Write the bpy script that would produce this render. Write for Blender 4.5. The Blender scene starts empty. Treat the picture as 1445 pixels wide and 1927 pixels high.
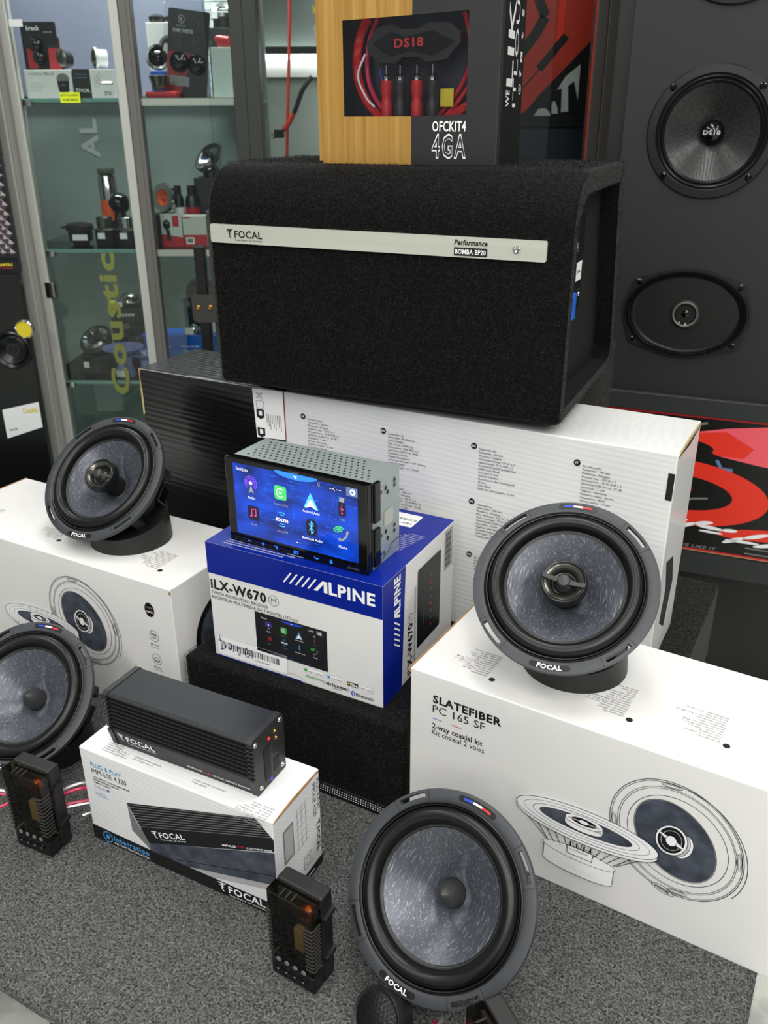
import bpy, bmesh, math, random
import numpy as np
from mathutils import Matrix, Vector
S = bpy.context.scene; COL = S.collection; D = bpy.data; R = math.radians; PI = math.pi
random.seed(4); RNG = np.random.default_rng(4)
def srgb(r, g, b):
    f = lambda c: (c/12.92 if c <= .04045 else ((c+.055)/1.055)**2.4)
    return (f(r/255), f(g/255), f(b/255), 1)

# ---------- camera, world, lights, exposure ----------
cd = D.cameras.new('camera'); cam = D.objects.new('camera', cd); COL.objects.link(cam); S.camera = cam
cd.sensor_fit = 'HORIZONTAL'; cd.sensor_width = 36; cd.lens = 36*1650/1445; cd.clip_start = .02; cd.dof.use_dof = True; cd.dof.focus_distance = .8; cd.dof.aperture_fstop = 20
cam.matrix_world = Matrix(((.99999144, .00413662, 0, 0), (-.00170925, .41319713, -.91064, 0),
                           (-.00376697, .91063221, .41320067, .67285), (0, 0, 0, 1)))
w = D.worlds.new('world'); S.world = w; w.use_nodes = True
bg = w.node_tree.nodes['Background']; bg.inputs[0].default_value = srgb(226, 232, 236); bg.inputs[1].default_value = .36
def area(x, y, z, sx, sy, power, col=(1, .985, .96)):
    l = D.lights.new('ceiling_lamp', 'AREA'); l.shape = 'RECTANGLE'; l.size = sx; l.size_y = sy; l.energy = power; l.color = col
    o = D.objects.new('ceiling_lamp', l); o.location = (x, y, z); COL.objects.link(o); return o
for x in (-1.25, .1, 1.35):
    for y, pw in ((-2.3, 30), (-.75, 24), (.95, 15)): area(x, y, 1.92, .3, 1.25, pw)
for x in (-.71, -.44): area(x, 2.33, 1.45, .2, .12, 7, (.95, .98, 1))      # lamps under the showcase lid
S.view_settings.view_transform = 'Standard'; S.view_settings.look = 'None'
S.view_settings.exposure = -.1; S.view_settings.gamma = 1.0; S.view_settings.use_curve_mapping = False

# ---------- materials ----------
def mat(name, col, rough=.5, metal=0, col2=None, scale=40, stretch=None, bump=0, bscale=200, bstretch=None, emit=0, coat=0, spec=None, contrast=.2, detail=3):
    m = D.materials.new(name); m.use_nodes = True; t = m.node_tree; n = t.nodes; L = t.links; b = n['Principled BSDF']
    b.inputs['Base Color'].default_value = col; b.inputs['Roughness'].default_value = rough; b.inputs['Metallic'].default_value = metal
    if coat: b.inputs['Coat Weight'].default_value = coat; b.inputs['Coat Roughness'].default_value = .08
    if spec is not None: b.inputs['Specular IOR Level'].default_value = spec
    def noise(sc, st, det):
        tc = n.new('ShaderNodeTexCoord'); mp = n.new('ShaderNodeMapping'); nz = n.new('ShaderNodeTexNoise')
        nz.inputs['Scale'].default_value = sc; nz.inputs['Detail'].default_value = det
        if st: mp.inputs['Scale'].default_value = st
        L.new(tc.outputs['Object'], mp.inputs[0]); L.new(mp.outputs[0], nz.inputs['Vector']); return nz
    if col2:
        nz = noise(scale, stretch, detail); cr = n.new('ShaderNodeValToRGB'); e = cr.color_ramp.elements
        e[0].position = .5-contrast; e[0].color = col; e[1].position = .5+contrast; e[1].color = col2
        L.new(nz.outputs[0], cr.inputs[0]); L.new(cr.outputs[0], b.inputs['Base Color'])
        if emit: L.new(cr.outputs[0], b.inputs['Emission Color'])
    if bump:
        nb = noise(bscale, bstretch, 2); bp = n.new('ShaderNodeBump'); bp.inputs['Strength'].default_value = bump; bp.inputs['Distance'].default_value = .001
        L.new(nb.outputs[0], bp.inputs['Height']); L.new(bp.outputs[0], b.inputs['Normal'])
    if emit:
        if not col2: b.inputs['Emission Color'].default_value = col
        b.inputs['Emission Strength'].default_value = emit
    return m
def glassy(name, tint, rough=.02, refl=1.4):
    m = D.materials.new(name); m.use_nodes = True; t = m.node_tree; n = t.nodes; L = t.links; n.remove(n['Principled BSDF'])
    tr = n.new('ShaderNodeBsdfTransparent'); tr.inputs[0].default_value = tint; gl = n.new('ShaderNodeBsdfGlossy'); gl.inputs['Roughness'].default_value = rough
    fr = n.new('ShaderNodeFresnel'); fr.inputs[0].default_value = refl; mx = n.new('ShaderNodeMixShader')
    L.new(fr.outputs[0], mx.inputs[0]); L.new(tr.outputs[0], mx.inputs[1]); L.new(gl.outputs[0], mx.inputs[2]); L.new(mx.outputs[0], n['Material Output'].inputs[0]); return m
def board(name, col, col2, rough, per, amp, coat=0):
    # printed corrugated board: flutes run along object X, one every `per` metres up/down and in depth
    m = mat(name, col, rough, col2=col2, scale=9, coat=coat); t = m.node_tree; n = t.nodes; L = t.links
    tc = n.new('ShaderNodeTexCoord'); mp = n.new('ShaderNodeMapping'); wv = n.new('ShaderNodeTexWave'); wv.bands_direction = 'DIAGONAL'
    mp.inputs['Scale'].default_value = (.06, 1, 1); wv.inputs['Scale'].default_value = 1/per*.6; wv.inputs['Distortion'].default_value = 5; wv.inputs['Detail'].default_value = 3; wv.inputs['Detail Scale'].default_value = .5
    bp = n.new('ShaderNodeBump'); bp.inputs['Strength'].default_value = amp; bp.inputs['Distance'].default_value = .0012
    L.new(tc.outputs['Object'], mp.inputs[0]); L.new(mp.outputs[0], wv.inputs['Vector']); L.new(wv.outputs[0], bp.inputs['Height']); L.new(bp.outputs[0], n['Principled BSDF'].inputs['Normal']); return m
def attr_mat(name, rough=.9):
    m = D.materials.new(name); m.use_nodes = True; n = m.node_tree.nodes; a = n.new('ShaderNodeAttribute'); a.attribute_name = 'tone'
    b = n['Principled BSDF']; b.inputs['Roughness'].default_value = rough; b.inputs['Specular IOR Level'].default_value = .2
    m.node_tree.links.new(a.outputs['Color'], b.inputs['Base Color']); return m
g = lambda v, d=0: srgb(v, v+d*.3, v+d)
M = dict(
  white=mat('white_card', srgb(226, 225, 222), .42, col2=srgb(219, 218, 216), scale=8, bump=.08, bscale=300),
  corr=board('corrugated_white_card', srgb(224, 224, 222), srgb(216, 216, 216), .32, .006, .09, .25),
  corrs=board('corrugated_small_card', srgb(224, 225, 224), srgb(216, 217, 218), .4, .004, .07),
  corrk=board('corrugated_black_card', g(9), g(16), .24, .0075, .22, .4),
  kraft=mat('kraft_edge', srgb(176, 140, 92), .8, col2=srgb(140, 105, 66), scale=120),
  blue=mat('blue_print', srgb(6, 32, 136), .28, spec=.25), blued=mat('dark_blue_print', srgb(12, 34, 96), .3),
  ink=mat('black_ink', g(16), .5), grey=mat('grey_ink', g(112), .5), lgrey=mat('light_grey_ink', g(168), .5), paper=mat('paper_white', g(238), .5),
  red=mat('red_print', srgb(200, 40, 42), .4), fblue=mat('flag_blue', srgb(28, 66, 186), .4), cyan=mat('cyan_ink', srgb(70, 140, 196), .4), green=mat('green_ink', srgb(60, 160, 70), .4),
  pblue=mat('pale_blue_ink', srgb(90, 120, 160), .4), violet=mat('violet_print', srgb(80, 60, 180), .4), dark=mat('dark_picture', g(20, 4), .3),
  slate_ink=mat('slate_picture', srgb(44, 48, 58), .4, col2=srgb(78, 84, 96), scale=60),
  plastic=mat('black_plastic', g(20), .42), satin=mat('satin_black', g(14), .3), matte=mat('matte_black', g(9), .7), rubber=mat('black_rubber', g(13), .36, spec=.4), gloss=mat('gloss_black', g(8), .08),
  flange=mat('charcoal_flange', srgb(50, 53, 57), .5, bump=.1, bscale=900), ridge=mat('grey_ridge', g(46), .45),
  slate=None, alu=mat('brushed_aluminium', srgb(190, 190, 178), .45, .35, col2=srgb(206, 206, 194), scale=60, stretch=(.03, 1, 1), bump=.05, bscale=400, bstretch=(.02, 1, 1)),
  frame=mat('anodised_frame', srgb(200, 202, 194), .45, .35), frameg=mat('grey_frame', srgb(112, 110, 106), .5, .2), framed=mat('dark_frame', srgb(66, 64, 60), .5, .3),
  zinc=mat('zinc_plate', srgb(178, 190, 188), .38, .55, bump=.05, bscale=300), chrome=mat('chrome', g(205), .12, 1), brass=mat('brass', srgb(200, 160, 80), .25, 1), gun=mat('gunmetal', srgb(110, 110, 100), .25, .9),
  amp=mat('anodised_black', srgb(24, 25, 28), .45, .3, bump=.05, bscale=400, bstretch=(.05, 1, 1), col2=srgb(32, 33, 37), scale=30, stretch=(.05, 1, 1)),
  smoke=glassy('smoked_plastic', (.56, .50, .42, 1), .05), clear=glassy('clear_film', (.94, .94, .95, 1), .04), glass=glassy('showcase_glass', (.93, .97, .95, 1), .0), gedge=mat('glass_edge', srgb(120, 165, 155), .15),
  cavity=mat('dark_cavity', g(10), .6), wire=mat('red_wire', srgb(196, 28, 36), .3), wirem=mat('magenta_wire', srgb(190, 40, 80), .35), wires=mat('silver_wire', g(200), .3, .6), copper=mat('copper_coil', srgb(190, 100, 45), .3, .9),
  pcb=mat('circuit_board', srgb(44, 44, 36), .5), tan=mat('tan_component', srgb(190, 172, 124), .5), yel=mat('yellow_print', srgb(220, 200, 40), .4), neon=mat('neon_yellow', srgb(222, 240, 30), .6), orange=mat('orange_print', srgb(216, 84, 36), .4),
  blue2=mat('bright_blue_card', srgb(24, 98, 200), .35), lav=mat('lavender_plastic', srgb(136, 140, 196), .25), floor=mat('concrete', srgb(168, 172, 164), .6, col2=srgb(204, 208, 198), scale=14, bump=.4, bscale=60, contrast=.08),
  wall=mat('grey_green_wall', srgb(112, 122, 116), .55), back=mat('showcase_back', srgb(140, 152, 148), .35, col2=srgb(112, 124, 120), scale=3), wallw=mat('white_wall_board', srgb(196, 204, 198), .5), ceil=mat('ceiling_white', g(205), .8),
  tower=mat('black_vinyl', srgb(28, 29, 29), .55, bump=.12, bscale=700), towerd=mat('dark_ledge', srgb(38, 41, 41), .5), pred=mat('poster_red', srgb(226, 52, 34), .3), pink=mat('poster_pink', srgb(236, 92, 104), .3), pdk=mat('poster_black', g(16), .3), dred=mat('poster_dark_red', srgb(178, 50, 36), .3), navy=mat('navy_board', srgb(20, 28, 44), .4),
  olive=mat('olive_lettering', srgb(120, 128, 62), .5), gold=mat('gold_card', srgb(156, 114, 44), .4, .2, col2=srgb(190, 148, 78), scale=220, stretch=(1, 1, .012), contrast=.22), kcard=mat('black_card', srgb(27, 27, 28), .5),
  diam=mat('silver_quilt', srgb(112, 104, 108), .35, .5), purple=mat('grey_violet', srgb(120, 124, 142), .4), seam=mat('seam_grey', g(40), .6), redcard=mat('red_card', srgb(178, 30, 40), .35), teal=mat('teal_card', srgb(110, 180, 180), .4))
def carpet(name, a, b, sc=260):
    return mat(name, a, .95, col2=b, scale=sc, detail=5, contrast=.16, bump=.9, bscale=420, spec=.1)
M['rug'] = carpet('grey_carpet', srgb(34, 34, 35), srgb(112, 112, 110), 440); M['felt'] = carpet('black_carpet', srgb(5, 5, 5), srgb(20, 20, 20), 330); M['felt2'] = carpet('speckled_black_carpet', srgb(10, 10, 10), srgb(46, 46, 44), 300)
M['fibre'] = attr_mat('carpet_fibre'); M['nap'] = attr_mat('black_nap_fibre')
for k, wt in (('felt', .16), ('felt2', .1), ('nap', .2)):
    b = M[k].node_tree.nodes['Principled BSDF']; b.inputs['Sheen Weight'].default_value = wt; b.inputs['Sheen Roughness'].default_value = .3; b.inputs['Sheen Tint'].default_value = (.8, .8, .78, 1); b.inputs['Specular IOR Level'].default_value = .12; b.inputs['Roughness'].default_value = .8
def slate_mat():
    m = mat('slate_fibre_cone', srgb(60, 66, 80), .34, .3, bump=.18, bscale=420, bstretch=(1, .3, 1)); t = m.node_tree; n = t.nodes; L = t.links; b = n['Principled BSDF']; tc = n.new('ShaderNodeTexCoord'); last = None
    for ang, sc, st in ((.6, 700, (1, .09, 1)), (-.7, 760, (1, .1, 1)), (1.4, 48, (1, .7, 1))):
        mp = n.new('ShaderNodeMapping'); mp.inputs['Rotation'].default_value = (0, 0, ang); mp.inputs['Scale'].default_value = st; nz = n.new('ShaderNodeTexNoise'); nz.inputs['Scale'].default_value = sc; nz.inputs['Detail'].default_value = 5
        L.new(tc.outputs['Object'], mp.inputs[0]); L.new(mp.outputs[0], nz.inputs['Vector'])
        if last is None: last = nz.outputs[0]
        else:
            a = n.new('ShaderNodeMath'); a.operation = 'MAXIMUM' if sc > 40 else 'MULTIPLY_ADD'; a.inputs[1].default_value = .35; L.new(last, a.inputs[0] if sc > 40 else a.inputs[2]); L.new(nz.outputs[0], a.inputs[1] if sc > 40 else a.inputs[0]); last = a.outputs[0]
    cr = n.new('ShaderNodeValToRGB'); e = cr.color_ramp.elements; e[0].position = .86; e[0].color = srgb(72, 76, 84); e[1].position = 1.32 if False else 1.0; e[1].color = srgb(160, 165, 173)
    mm = n.new('ShaderNodeMapRange'); mm.inputs[1].default_value = .5; mm.inputs[2].default_value = .9; L.new(last, mm.inputs[0]); e[0].position = .22; e[1].position = .8
    L.new(mm.outputs[0], cr.inputs[0]); L.new(cr.outputs[0], b.inputs['Base Color']); return m
M['slate'] = slate_mat()

# ---------- mesh helpers ----------
def link(name, me, parent=None, m=None, smooth=False):
    o = D.objects.new(name, me); COL.objects.link(o)
    if m is not None and not me.materials: me.materials.append(M[m] if isinstance(m, str) else m)
    if parent is not None: o.parent = parent
    if smooth:
        for p in me.polygons: p.use_smooth = True
        me.set_sharp_from_angle(angle=R(35))
    return o
def obj(name, bm, m, parent=None, smooth=False):
    bmesh.ops.recalc_face_normals(bm, faces=bm.faces[:])
    me = D.meshes.new(name); bm.to_mesh(me); bm.free(); return link(name, me, parent, m, smooth)
def pyd(name, v, f, m, parent=None):
    me = D.meshes.new(name); me.from_pydata(v, [], f); return link(name, me, parent, m)
def new(): return bmesh.new()
def bx(bm, x0, x1, y0, y1, z0, z1, bev=0, seg=2, M4=None):
    r = bmesh.ops.create_cube(bm, size=1); vs = r['verts']
    for v in vs: v.co = Vector(((x0+x1)/2+v.co.x*(x1-x0), (y0+y1)/2+v.co.y*(y1-y0), (z0+z1)/2+v.co.z*(z1-z0)))
    if bev:
        es = list({e for v in vs for e in v.link_edges}); q = bmesh.ops.bevel(bm, geom=es, offset=bev, segments=seg, profile=.5, affect='EDGES'); vs = list({v for f in q['faces'] for v in f.verts} | {v for v in vs if v.is_valid})
    if M4 is not None: bmesh.ops.transform(bm, matrix=M4, verts=[v for v in vs if v.is_valid])
    return bm
def box(name, x0, x1, y0, y1, z0, z1, m, parent=None, bev=0, seg=2, M4=None): return obj(name, bx(new(), x0, x1, y0, y1, z0, z1, bev, seg, M4), m, parent)
def lathe(bm, prof, n=48, M4=None, closed=False):
    rings = []
    for r, z in prof:
        if r < 1e-7: rings.append([bm.verts.new((0, 0, z))])
        else: rings.append([bm.verts.new((r*math.cos(2*PI*k/n), r*math.sin(2*PI*k/n), z)) for k in range(n)])
    prs = list(zip(rings, rings[1:])) + ([(rings[-1], rings[0])] if closed else [])
    for a, b in prs:
        for k in range(n):
            q = [a[k % len(a)], a[(k+1) % n % len(a)], b[(k+1) % n % len(b)], b[k % len(b)]]; u = []
            for v in q:
                if v not in u: u.append(v)
            if len(u) > 2: bm.faces.new(u)
    if M4 is not None: bmesh.ops.transform(bm, matrix=M4, verts=[v for rr in rings for v in rr])
    return bm
def lath(name, prof, m, parent=None, n=48, M4=None, closed=False): return obj(name, lathe(new(), prof, n, M4, closed), m, parent, True)
def tube(bm, pts, r, n=8):
    pts = [Vector(p) for p in pts]; rings = []; up = Vector((.13, .27, .95))
    for i, p in enumerate(pts):
        t = (pts[min(i+1, len(pts)-1)]-pts[max(i-1, 0)]).normalized(); a = t.cross(up).normalized(); b = t.cross(a)
        rings.append([bm.verts.new(p+(a*math.cos(2*PI*k/n)+b*math.sin(2*PI*k/n))*r) for k in range(n)])
    for a, b in zip(rings, rings[1:]):
        for k in range(n): bm.faces.new([a[k], a[(k+1) % n], b[(k+1) % n], b[k]])
    bm.faces.new(rings[0][::-1]); bm.faces.new(rings[-1]); return bm
def smoothpts(pts, k=6):
    P = [np.array(p, float) for p in pts]; P = [2*P[0]-P[1]]+P+[2*P[-1]-P[-2]]; out = []
    for i in range(1, len(P)-2):
        for j in range(k):
            t = j/k; out.append(.5*((2*P[i])+(P[i+1]-P[i-1])*t+(2*P[i-1]-5*P[i]+4*P[i+1]-P[i+2])*t*t+(3*P[i]-P[i-1]-3*P[i+1]+P[i+2])*t**3))
    return out+[P[-2]]
def cable(name, pts, r, m, parent=None, n=8): return obj(name, tube(new(), smoothpts(pts), r, n), m, parent, True)
def prism(bm, poly, a, b, axis='x', M4=None):
    f = {'x': lambda t, p: (t, p[0], p[1]), 'y': lambda t, p: (p[0], t, p[1]), 'z': lambda t, p: (p[0], p[1], t)}[axis]
    A = [bm.verts.new(f(a, p)) for p in poly]; B = [bm.verts.new(f(b, p)) for p in poly]; n = len(poly)
    bm.faces.new(A[::-1]); bm.faces.new(B)
    for i in range(n): bm.faces.new([A[i], A[(i+1) % n], B[(i+1) % n], B[i]])
    if M4 is not None: bmesh.ops.transform(bm, matrix=M4, verts=A+B)
    return bm
def rrect(x0, x1, y0, y1, r, k=5):
    out = []
    for cx, cy, a in ((x1-r, y1-r, 0), (x0+r, y1-r, 90), (x0+r, y0+r, 180), (x1-r, y0+r, 270)):
        out += [(cx+r*math.cos(R(a+90*i/k)), cy+r*math.sin(R(a+90*i/k))) for i in range(k+1)]
    return out
def thing(name, label, cat, loc=(0, 0, 0), yaw=0, group=None, kind=None):
    o = D.objects.new(name, None); COL.objects.link(o); o.empty_display_size = .03; o.location = loc; o.rotation_euler = (0, 0, R(yaw)); return tag(o, label, cat, group, kind)
def tag(o, label, cat, group=None, kind=None):
    o['label'] = label; o['category'] = cat
    if group: o['group'] = group
    if kind: o['kind'] = kind
    return o
def struct(o): o['kind'] = 'structure'; return o
def dup(o, parent=None):
    c = o.copy(); COL.objects.link(c)
    if parent is not None: c.parent = parent
    for ch in list(o.children): dup(ch, c)
    return c

# ---------- lettering: glyph outlines of the built-in font, cached once ----------
CH = 'ABCDEFGHIJKLMNOPQRSTUVWXYZabcdefghijklmnopqrstuvwxyz0123456789/-&.,:()$+"\'*'
GL = {}
def _glyphs():
    objs = []
    for bold, off in ((0, 0), (1, .018), (2, .034)):
        for c in CH:
            cu = D.curves.new('g', 'FONT'); cu.body = c; cu.resolution_u = 2; cu.offset = off; cu.fill_mode = 'BOTH' if False else 'FRONT'
            o = D.objects.new('g', cu); COL.objects.link(o); objs.append((bold, c, o))
    for c in CH:
        cu = D.curves.new('g', 'FONT'); cu.body = '|'+c+'|'; o = D.objects.new('g', cu); COL.objects.link(o); objs.append((9, c, o))
    cu = D.curves.new('g', 'FONT'); cu.body = '||'; o0 = D.objects.new('g', cu); COL.objects.link(o0)
    dg = bpy.context.evaluated_depsgraph_get(); dg.update()
    def get(o):
        me = D.meshes.new_from_object(o.evaluated_get(dg)); v = [(p.co.x, p.co.y) for p in me.vertices]; f = [tuple(p.vertices) for p in me.polygons]; D.meshes.remove(me); return v, f
    xs = [p[0] for p in get(o0)[0]]; w0 = max(xs)-min(xs)
    for b, c, o in objs:
        v, f = get(o)
        if b == 9: xs = [p[0] for p in v]; GL[('adv', c)] = max(xs)-min(xs)-w0
        else: GL[(b, c)] = (v, f)
    for b, c, o in objs+[(0, '', o0)]:
        cu = o.data; D.objects.remove(o); D.curves.remove(cu)
    ys = [p[1] for p in GL[(0, 'H')][0]]; GL['cap'] = max(ys)
_glyphs()
def letters(s, h, w=None, bold=0, track=0, shear=0):
    k = h/GL['cap']; V = []; F = []; x = 0
    track += (0, .026, .05)[bold]
    for c in s:
        if c == ' ': x += .3+track; continue
        v, f = GL[(bold, c)]; o = len(V); V += [(p[0]+x+p[1]*shear, p[1]) for p in v]; F += [tuple(i+o for i in q) for q in f]; x += GL[('adv', c)]+track
    x0 = min(p[0] for p in V); x1 = max(p[0] for p in V); kx = k if w is None else w/(x1-x0)
    return [((p[0]-x0)*kx, p[1]*k) for p in V], F, (x1-x0)*kx
class Dec:
    """flat print on one plane of a thing: face f (front), t (top), r (right) of a w*d*h box whose base corner is the thing's origin, or any matrix"""
    def __init__(s, parent, face, w=0, d=0, h=0, M4=None, eps=.00025, step=.00012):
        s.p = parent; s.b = {}; s.eps = eps; s.step = step
        s.M = M4 or {'f': Matrix(((1, 0, 0, 0), (0, 0, -1, 0), (0, 1, 0, 0), (0, 0, 0, 1))), 't': Matrix.Translation((0, 0, h)), 'r': Matrix(((0, 0, 1, w), (1, 0, 0, 0), (0, 1, 0, 0), (0, 0, 0, 1)))}[face]
    def add(s, part, m, v, f, layer=0, rot=0, at=(0, 0)):
        V, F = s.b.setdefault((part, m), ([], [])); o = len(V); z = s.eps+layer*s.step; c, n = math.cos(R(rot)), math.sin(R(rot))
        V += [tuple(s.M @ Vector((at[0]+x*c-y*n, at[1]+x*n+y*c, z))) for x, y in v]; F += [tuple(i+o for i in q) for q in f]
    def text(s, t, x, y, h, w=None, m='ink', bold=0, rot=0, layer=1, track=0, shear=0, part='lettering', anchor='l'):
        v, f, ww = letters(t, h, w, bold, track, shear)
        if anchor == 'c': v = [(a-ww/2, b) for a, b in v]
        s.add(part, m, v, f, layer, rot, (x, y))
    def para(s, lines, x, y, lh, h, m='grey', rot=0, layer=1):
        for i, t in enumerate(lines):
            c, n = math.cos(R(rot)), math.sin(R(rot)); s.text(t, x+n*i*lh, y-c*i*lh, h, None, m, 0, rot, layer)
    def poly(s, pts, m, layer=0, part='printed_picture', **k): s.add(part, m, pts, [tuple(range(len(pts)))], layer, **k)
    def rect(s, x0, x1, y0, y1, m, layer=0, part='printed_picture', **k): s.poly([(x0, y0), (x1, y0), (x1, y1), (x0, y1)], m, layer, part, **k)
    def ell(s, cx, cy, a, b, ang=0, m='ink', th=None, layer=1, a0=0, a1=360, n=44, part='printed_picture'):
        c, q = math.cos(R(ang)), math.sin(R(ang)); full = abs(a1-a0) >= 360; N = n if full else n+1
        P = lambda A, B: [(cx+A*math.cos(R(a0+(a1-a0)*i/n))*c-B*math.sin(R(a0+(a1-a0)*i/n))*q, cy+A*math.cos(R(a0+(a1-a0)*i/n))*q+B*math.sin(R(a0+(a1-a0)*i/n))*c) for i in range(N)]
        if th is None: s.poly(P(a, b), m, layer, part); return
        v = P(a+th/2, b+th/2)+P(a-th/2, b-th/2); s.add(part, m, v, [(i, (i+1) % N, N+(i+1) % N, N+i) for i in range(N if full else n)], layer)
    def line(s, pts, th, m='ink', layer=1, part='printed_picture'):
        for (x0, y0), (x1, y1) in zip(pts, pts[1:]):
            l = math.hypot(x1-x0, y1-y0) or 1e-6; nx, ny = -(y1-y0)/l*th/2, (x1-x0)/l*th/2; s.poly([(x0-nx, y0-ny), (x1-nx, y1-ny), (x1+nx, y1+ny), (x0+nx, y0+ny)], m, layer, part)
    def focal(s, x, y, h, w, m='paper', layer=1, sub=True, rot=0):
        """tuning-fork mark and word; x,y = lower left, w = whole width"""
        k = w/5.1; T = lambda pts: [(a*k*1.0, b*k) for a, b in pts]; H = h/k
        for pts in ([(0, H*1.0), (.95, H*1.02), (.7, H*.86), (.05, H*.86)], [(.12, H*.72), (.75, H*.74), (.55, H*.6), (.15, H*.6)], [(.3, H*.46), (.62, H*.47), (.5, H*.34), (.32, H*.34)], [(.5, H*.95), (.66, H*.95), (.42, H*.4), (.3, H*.42)], [(.32, H*.36), (.42, H*.34), (.5, H*.1), (.7, 0-.1), (.5, -.08), (.33, H*.12)]):
            s.poly(T(pts), m, layer, 'lettering', rot=rot, at=(x, y))
        c, n = math.cos(R(rot)), math.sin(R(rot)); o = 1.12*k
        s.text('FOCAL', x+o*c, y+o*n, h*.85, w-o, m, 1, rot, layer)
        if sub: s.text('THE SPIRIT OF SOUND', x+o*c+n*h*.42, y+o*n-c*h*.42, h*.2, w-o, m, 0, rot, layer)
    def done(s):
        for (part, m), (v, f) in s.b.items(): pyd(part, v, f, m, s.p)
def pile(parent, patches, n, length, width, tones, seed=1, lift=.5, name='carpet_pile', m='fibre'):
    """loose fibres as thin triangles. patches: (origin, edge u, edge v, normal)"""
    rng = np.random.default_rng(seed); ar = [np.linalg.norm(np.cross(p[1], p[2])) for p in patches]; tot = sum(ar); V = []; T = []
    for (o, u, v, nn), a in zip(patches, ar):
        k = int(n*a/tot); o, u, v, nn = [np.array(q, float) for q in (o, u, v, nn)]; P = o+rng.random((k, 1))*u+rng.random((k, 1))*v
        uh, vh = u/np.linalg.norm(u), v/np.linalg.norm(v); th = rng.random((k, 1))*2*PI; dr = np.cos(th)*uh+np.sin(th)*vh; sd = -np.sin(th)*uh+np.cos(th)*vh
        L = length*(.4+rng.random((k, 1))); hgt = lift*rng.random((k, 1))*L
        a0 = P-dr*L*.5+nn*.0003; V += [np.stack([a0-sd*width/2, a0+sd*width/2, P+dr*L*.5+nn*hgt], 1)]; T.append(tones[0]+(tones[1]-tones[0])*rng.random(k)**tones[2])
    V = np.concatenate(V).reshape(-1, 3); T = np.concatenate(T); N = len(V); me = D.meshes.new(name); me.vertices.add(N); me.vertices.foreach_set('co', V.ravel())
    me.loops.add(N); me.loops.foreach_set('vertex_index', np.arange(N, dtype=np.int32)); me.polygons.add(N//3); me.polygons.foreach_set('loop_start', np.arange(0, N, 3, dtype=np.int32)); me.update(calc_edges=True)
    at = me.attributes.new('tone', 'FLOAT_COLOR', 'FACE'); C = np.ones((N//3, 4)); C[:, :3] = T[:, None]; at.data.foreach_set('color', C.ravel())
    o = link(name, me, parent, m); o['kind'] = 'stuff'; return o

# ================= setting =================
struct(box('floor', -4, 4, -3, 4, -.5, -.4, 'floor'))
struct(box('ceiling', -4, 4, -3, 4, 2.0, 2.1, 'ceil'))
struct(box('wall_back', -4, 4, 3.6, 3.7, -.4, 2.0, 'wall'))
struct(box('wall_left', -2.6, -2.5, .6, 3.6, -.4, 2.0, 'wall'))
struct(box('wall_right', 2.5, 2.6, .6, 3.6, -.4, 2.0, 'wall'))

# ================= carpeted display stand (platform, step, plinth, block) =================
UX = np.array([math.cos(R(-29)), math.sin(R(-29)), 0]); UY = np.array([-UX[1], UX[0], 0]); UZ = np.array([0, 0, 1.])
def carpet_box(name, label, u0, u1, v0, v1, z0, z1, m, n, length, tones, seed, bev=.006, faces='tfr', lift=.5, cat='display stand'):
    o = UX*u0+UY*v0+UZ*z0; t = thing(name, label, cat, o, -29, 'carpeted display risers' if z0 > -.1 else None); W, Dp, H = u1-u0, v1-v0, z1-z0
    box('carpet_cover', 0, W, 0, Dp, 0, H, m, t, bev, 3)
    P = {'t': ((0, 0, H), (W, 0, 0), (0, Dp, 0), (0, 0, 1)), 'f': ((0, 0, 0), (W, 0, 0), (0, 0, H), (0, -1, 0)), 'r': ((W, 0, 0), (0, Dp, 0), (0, 0, H), (1, 0, 0)), 'l': ((0, 0, 0), (0, Dp, 0), (0, 0, H), (-1, 0, 0))}
    pile(t, [P[f] for f in faces], n, length, .0004, tones, seed, lift, m='nap' if z1 > .05 else 'fibre'); return t
plat = carpet_box('display_platform', 'wide low platform covered in mid grey felt carpet, carrying the whole display', -1.2, .0264, .2937, .793, -.4, 0, 'rug', 10, .005, (.02, .3, 2), 1, .012)
for ch in list(plat.children): D.objects.remove(ch)
bm = prism(new(), [(0, 0), (1.2264, 0), (1.2264, .4993), (1.0965, .4993), (1.0965, .8025), (0, .8025)], .374, .4, 'z'); bmesh.ops.bevel(bm, geom=bm.edges[:], offset=.01, segments=3, profile=.5, affect='EDGES'); obj('carpet_cover', bm, 'rug', plat)
for x0, x1, y0, y1 in ((.692, 1.214, .012, .44), (.0, .25, .012, .44), (.3, 1.08, .45, .795)): box('base_box', x0, x1, y0, y1, 0, .375, 'felt', plat, .004)
pile(plat, [((0, 0, .4), (1.2264, 0, 0), (0, .497, 0), (0, 0, 1))], 210000, .0055, .00032, (.012, .30, 2.2), 2, .35)
pile(plat, [((.9, 0, .392), (.3264, 0, 0), (0, 0, .01), (0, -1, 0)), ((0, 0, .385), (1.2264, 0, 0), (0, .01, .016), (0, -.7, .7))], 26000, .0055, .00035, (.012, .28, 2.2), 3, .5, 'edge_pile')
step = carpet_box('carpeted_step', 'low black carpeted step in front, right under the blue and white receiver carton', -.612, -.326, .629, .789, .0005, .1104, 'felt', 26000, .004, (.004, .05, 2.5), 4)
bm = new(); tri = []
for i in range(96):
    for j in range(3): lathe(bm, [(0, .0008), (.0007, .0006), (.0010, 0)], 5, Matrix.Translation((.286*(i+.5*(j % 2))/96, -.0032-.0028*j, .0012)))
o = obj('woven_edge_dots', bm, 'lgrey', step); o['kind'] = 'stuff'
box('woven_edge_trim', 0, .286, -.012, -.0005, .0002, .0014, 'satin', step)
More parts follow.
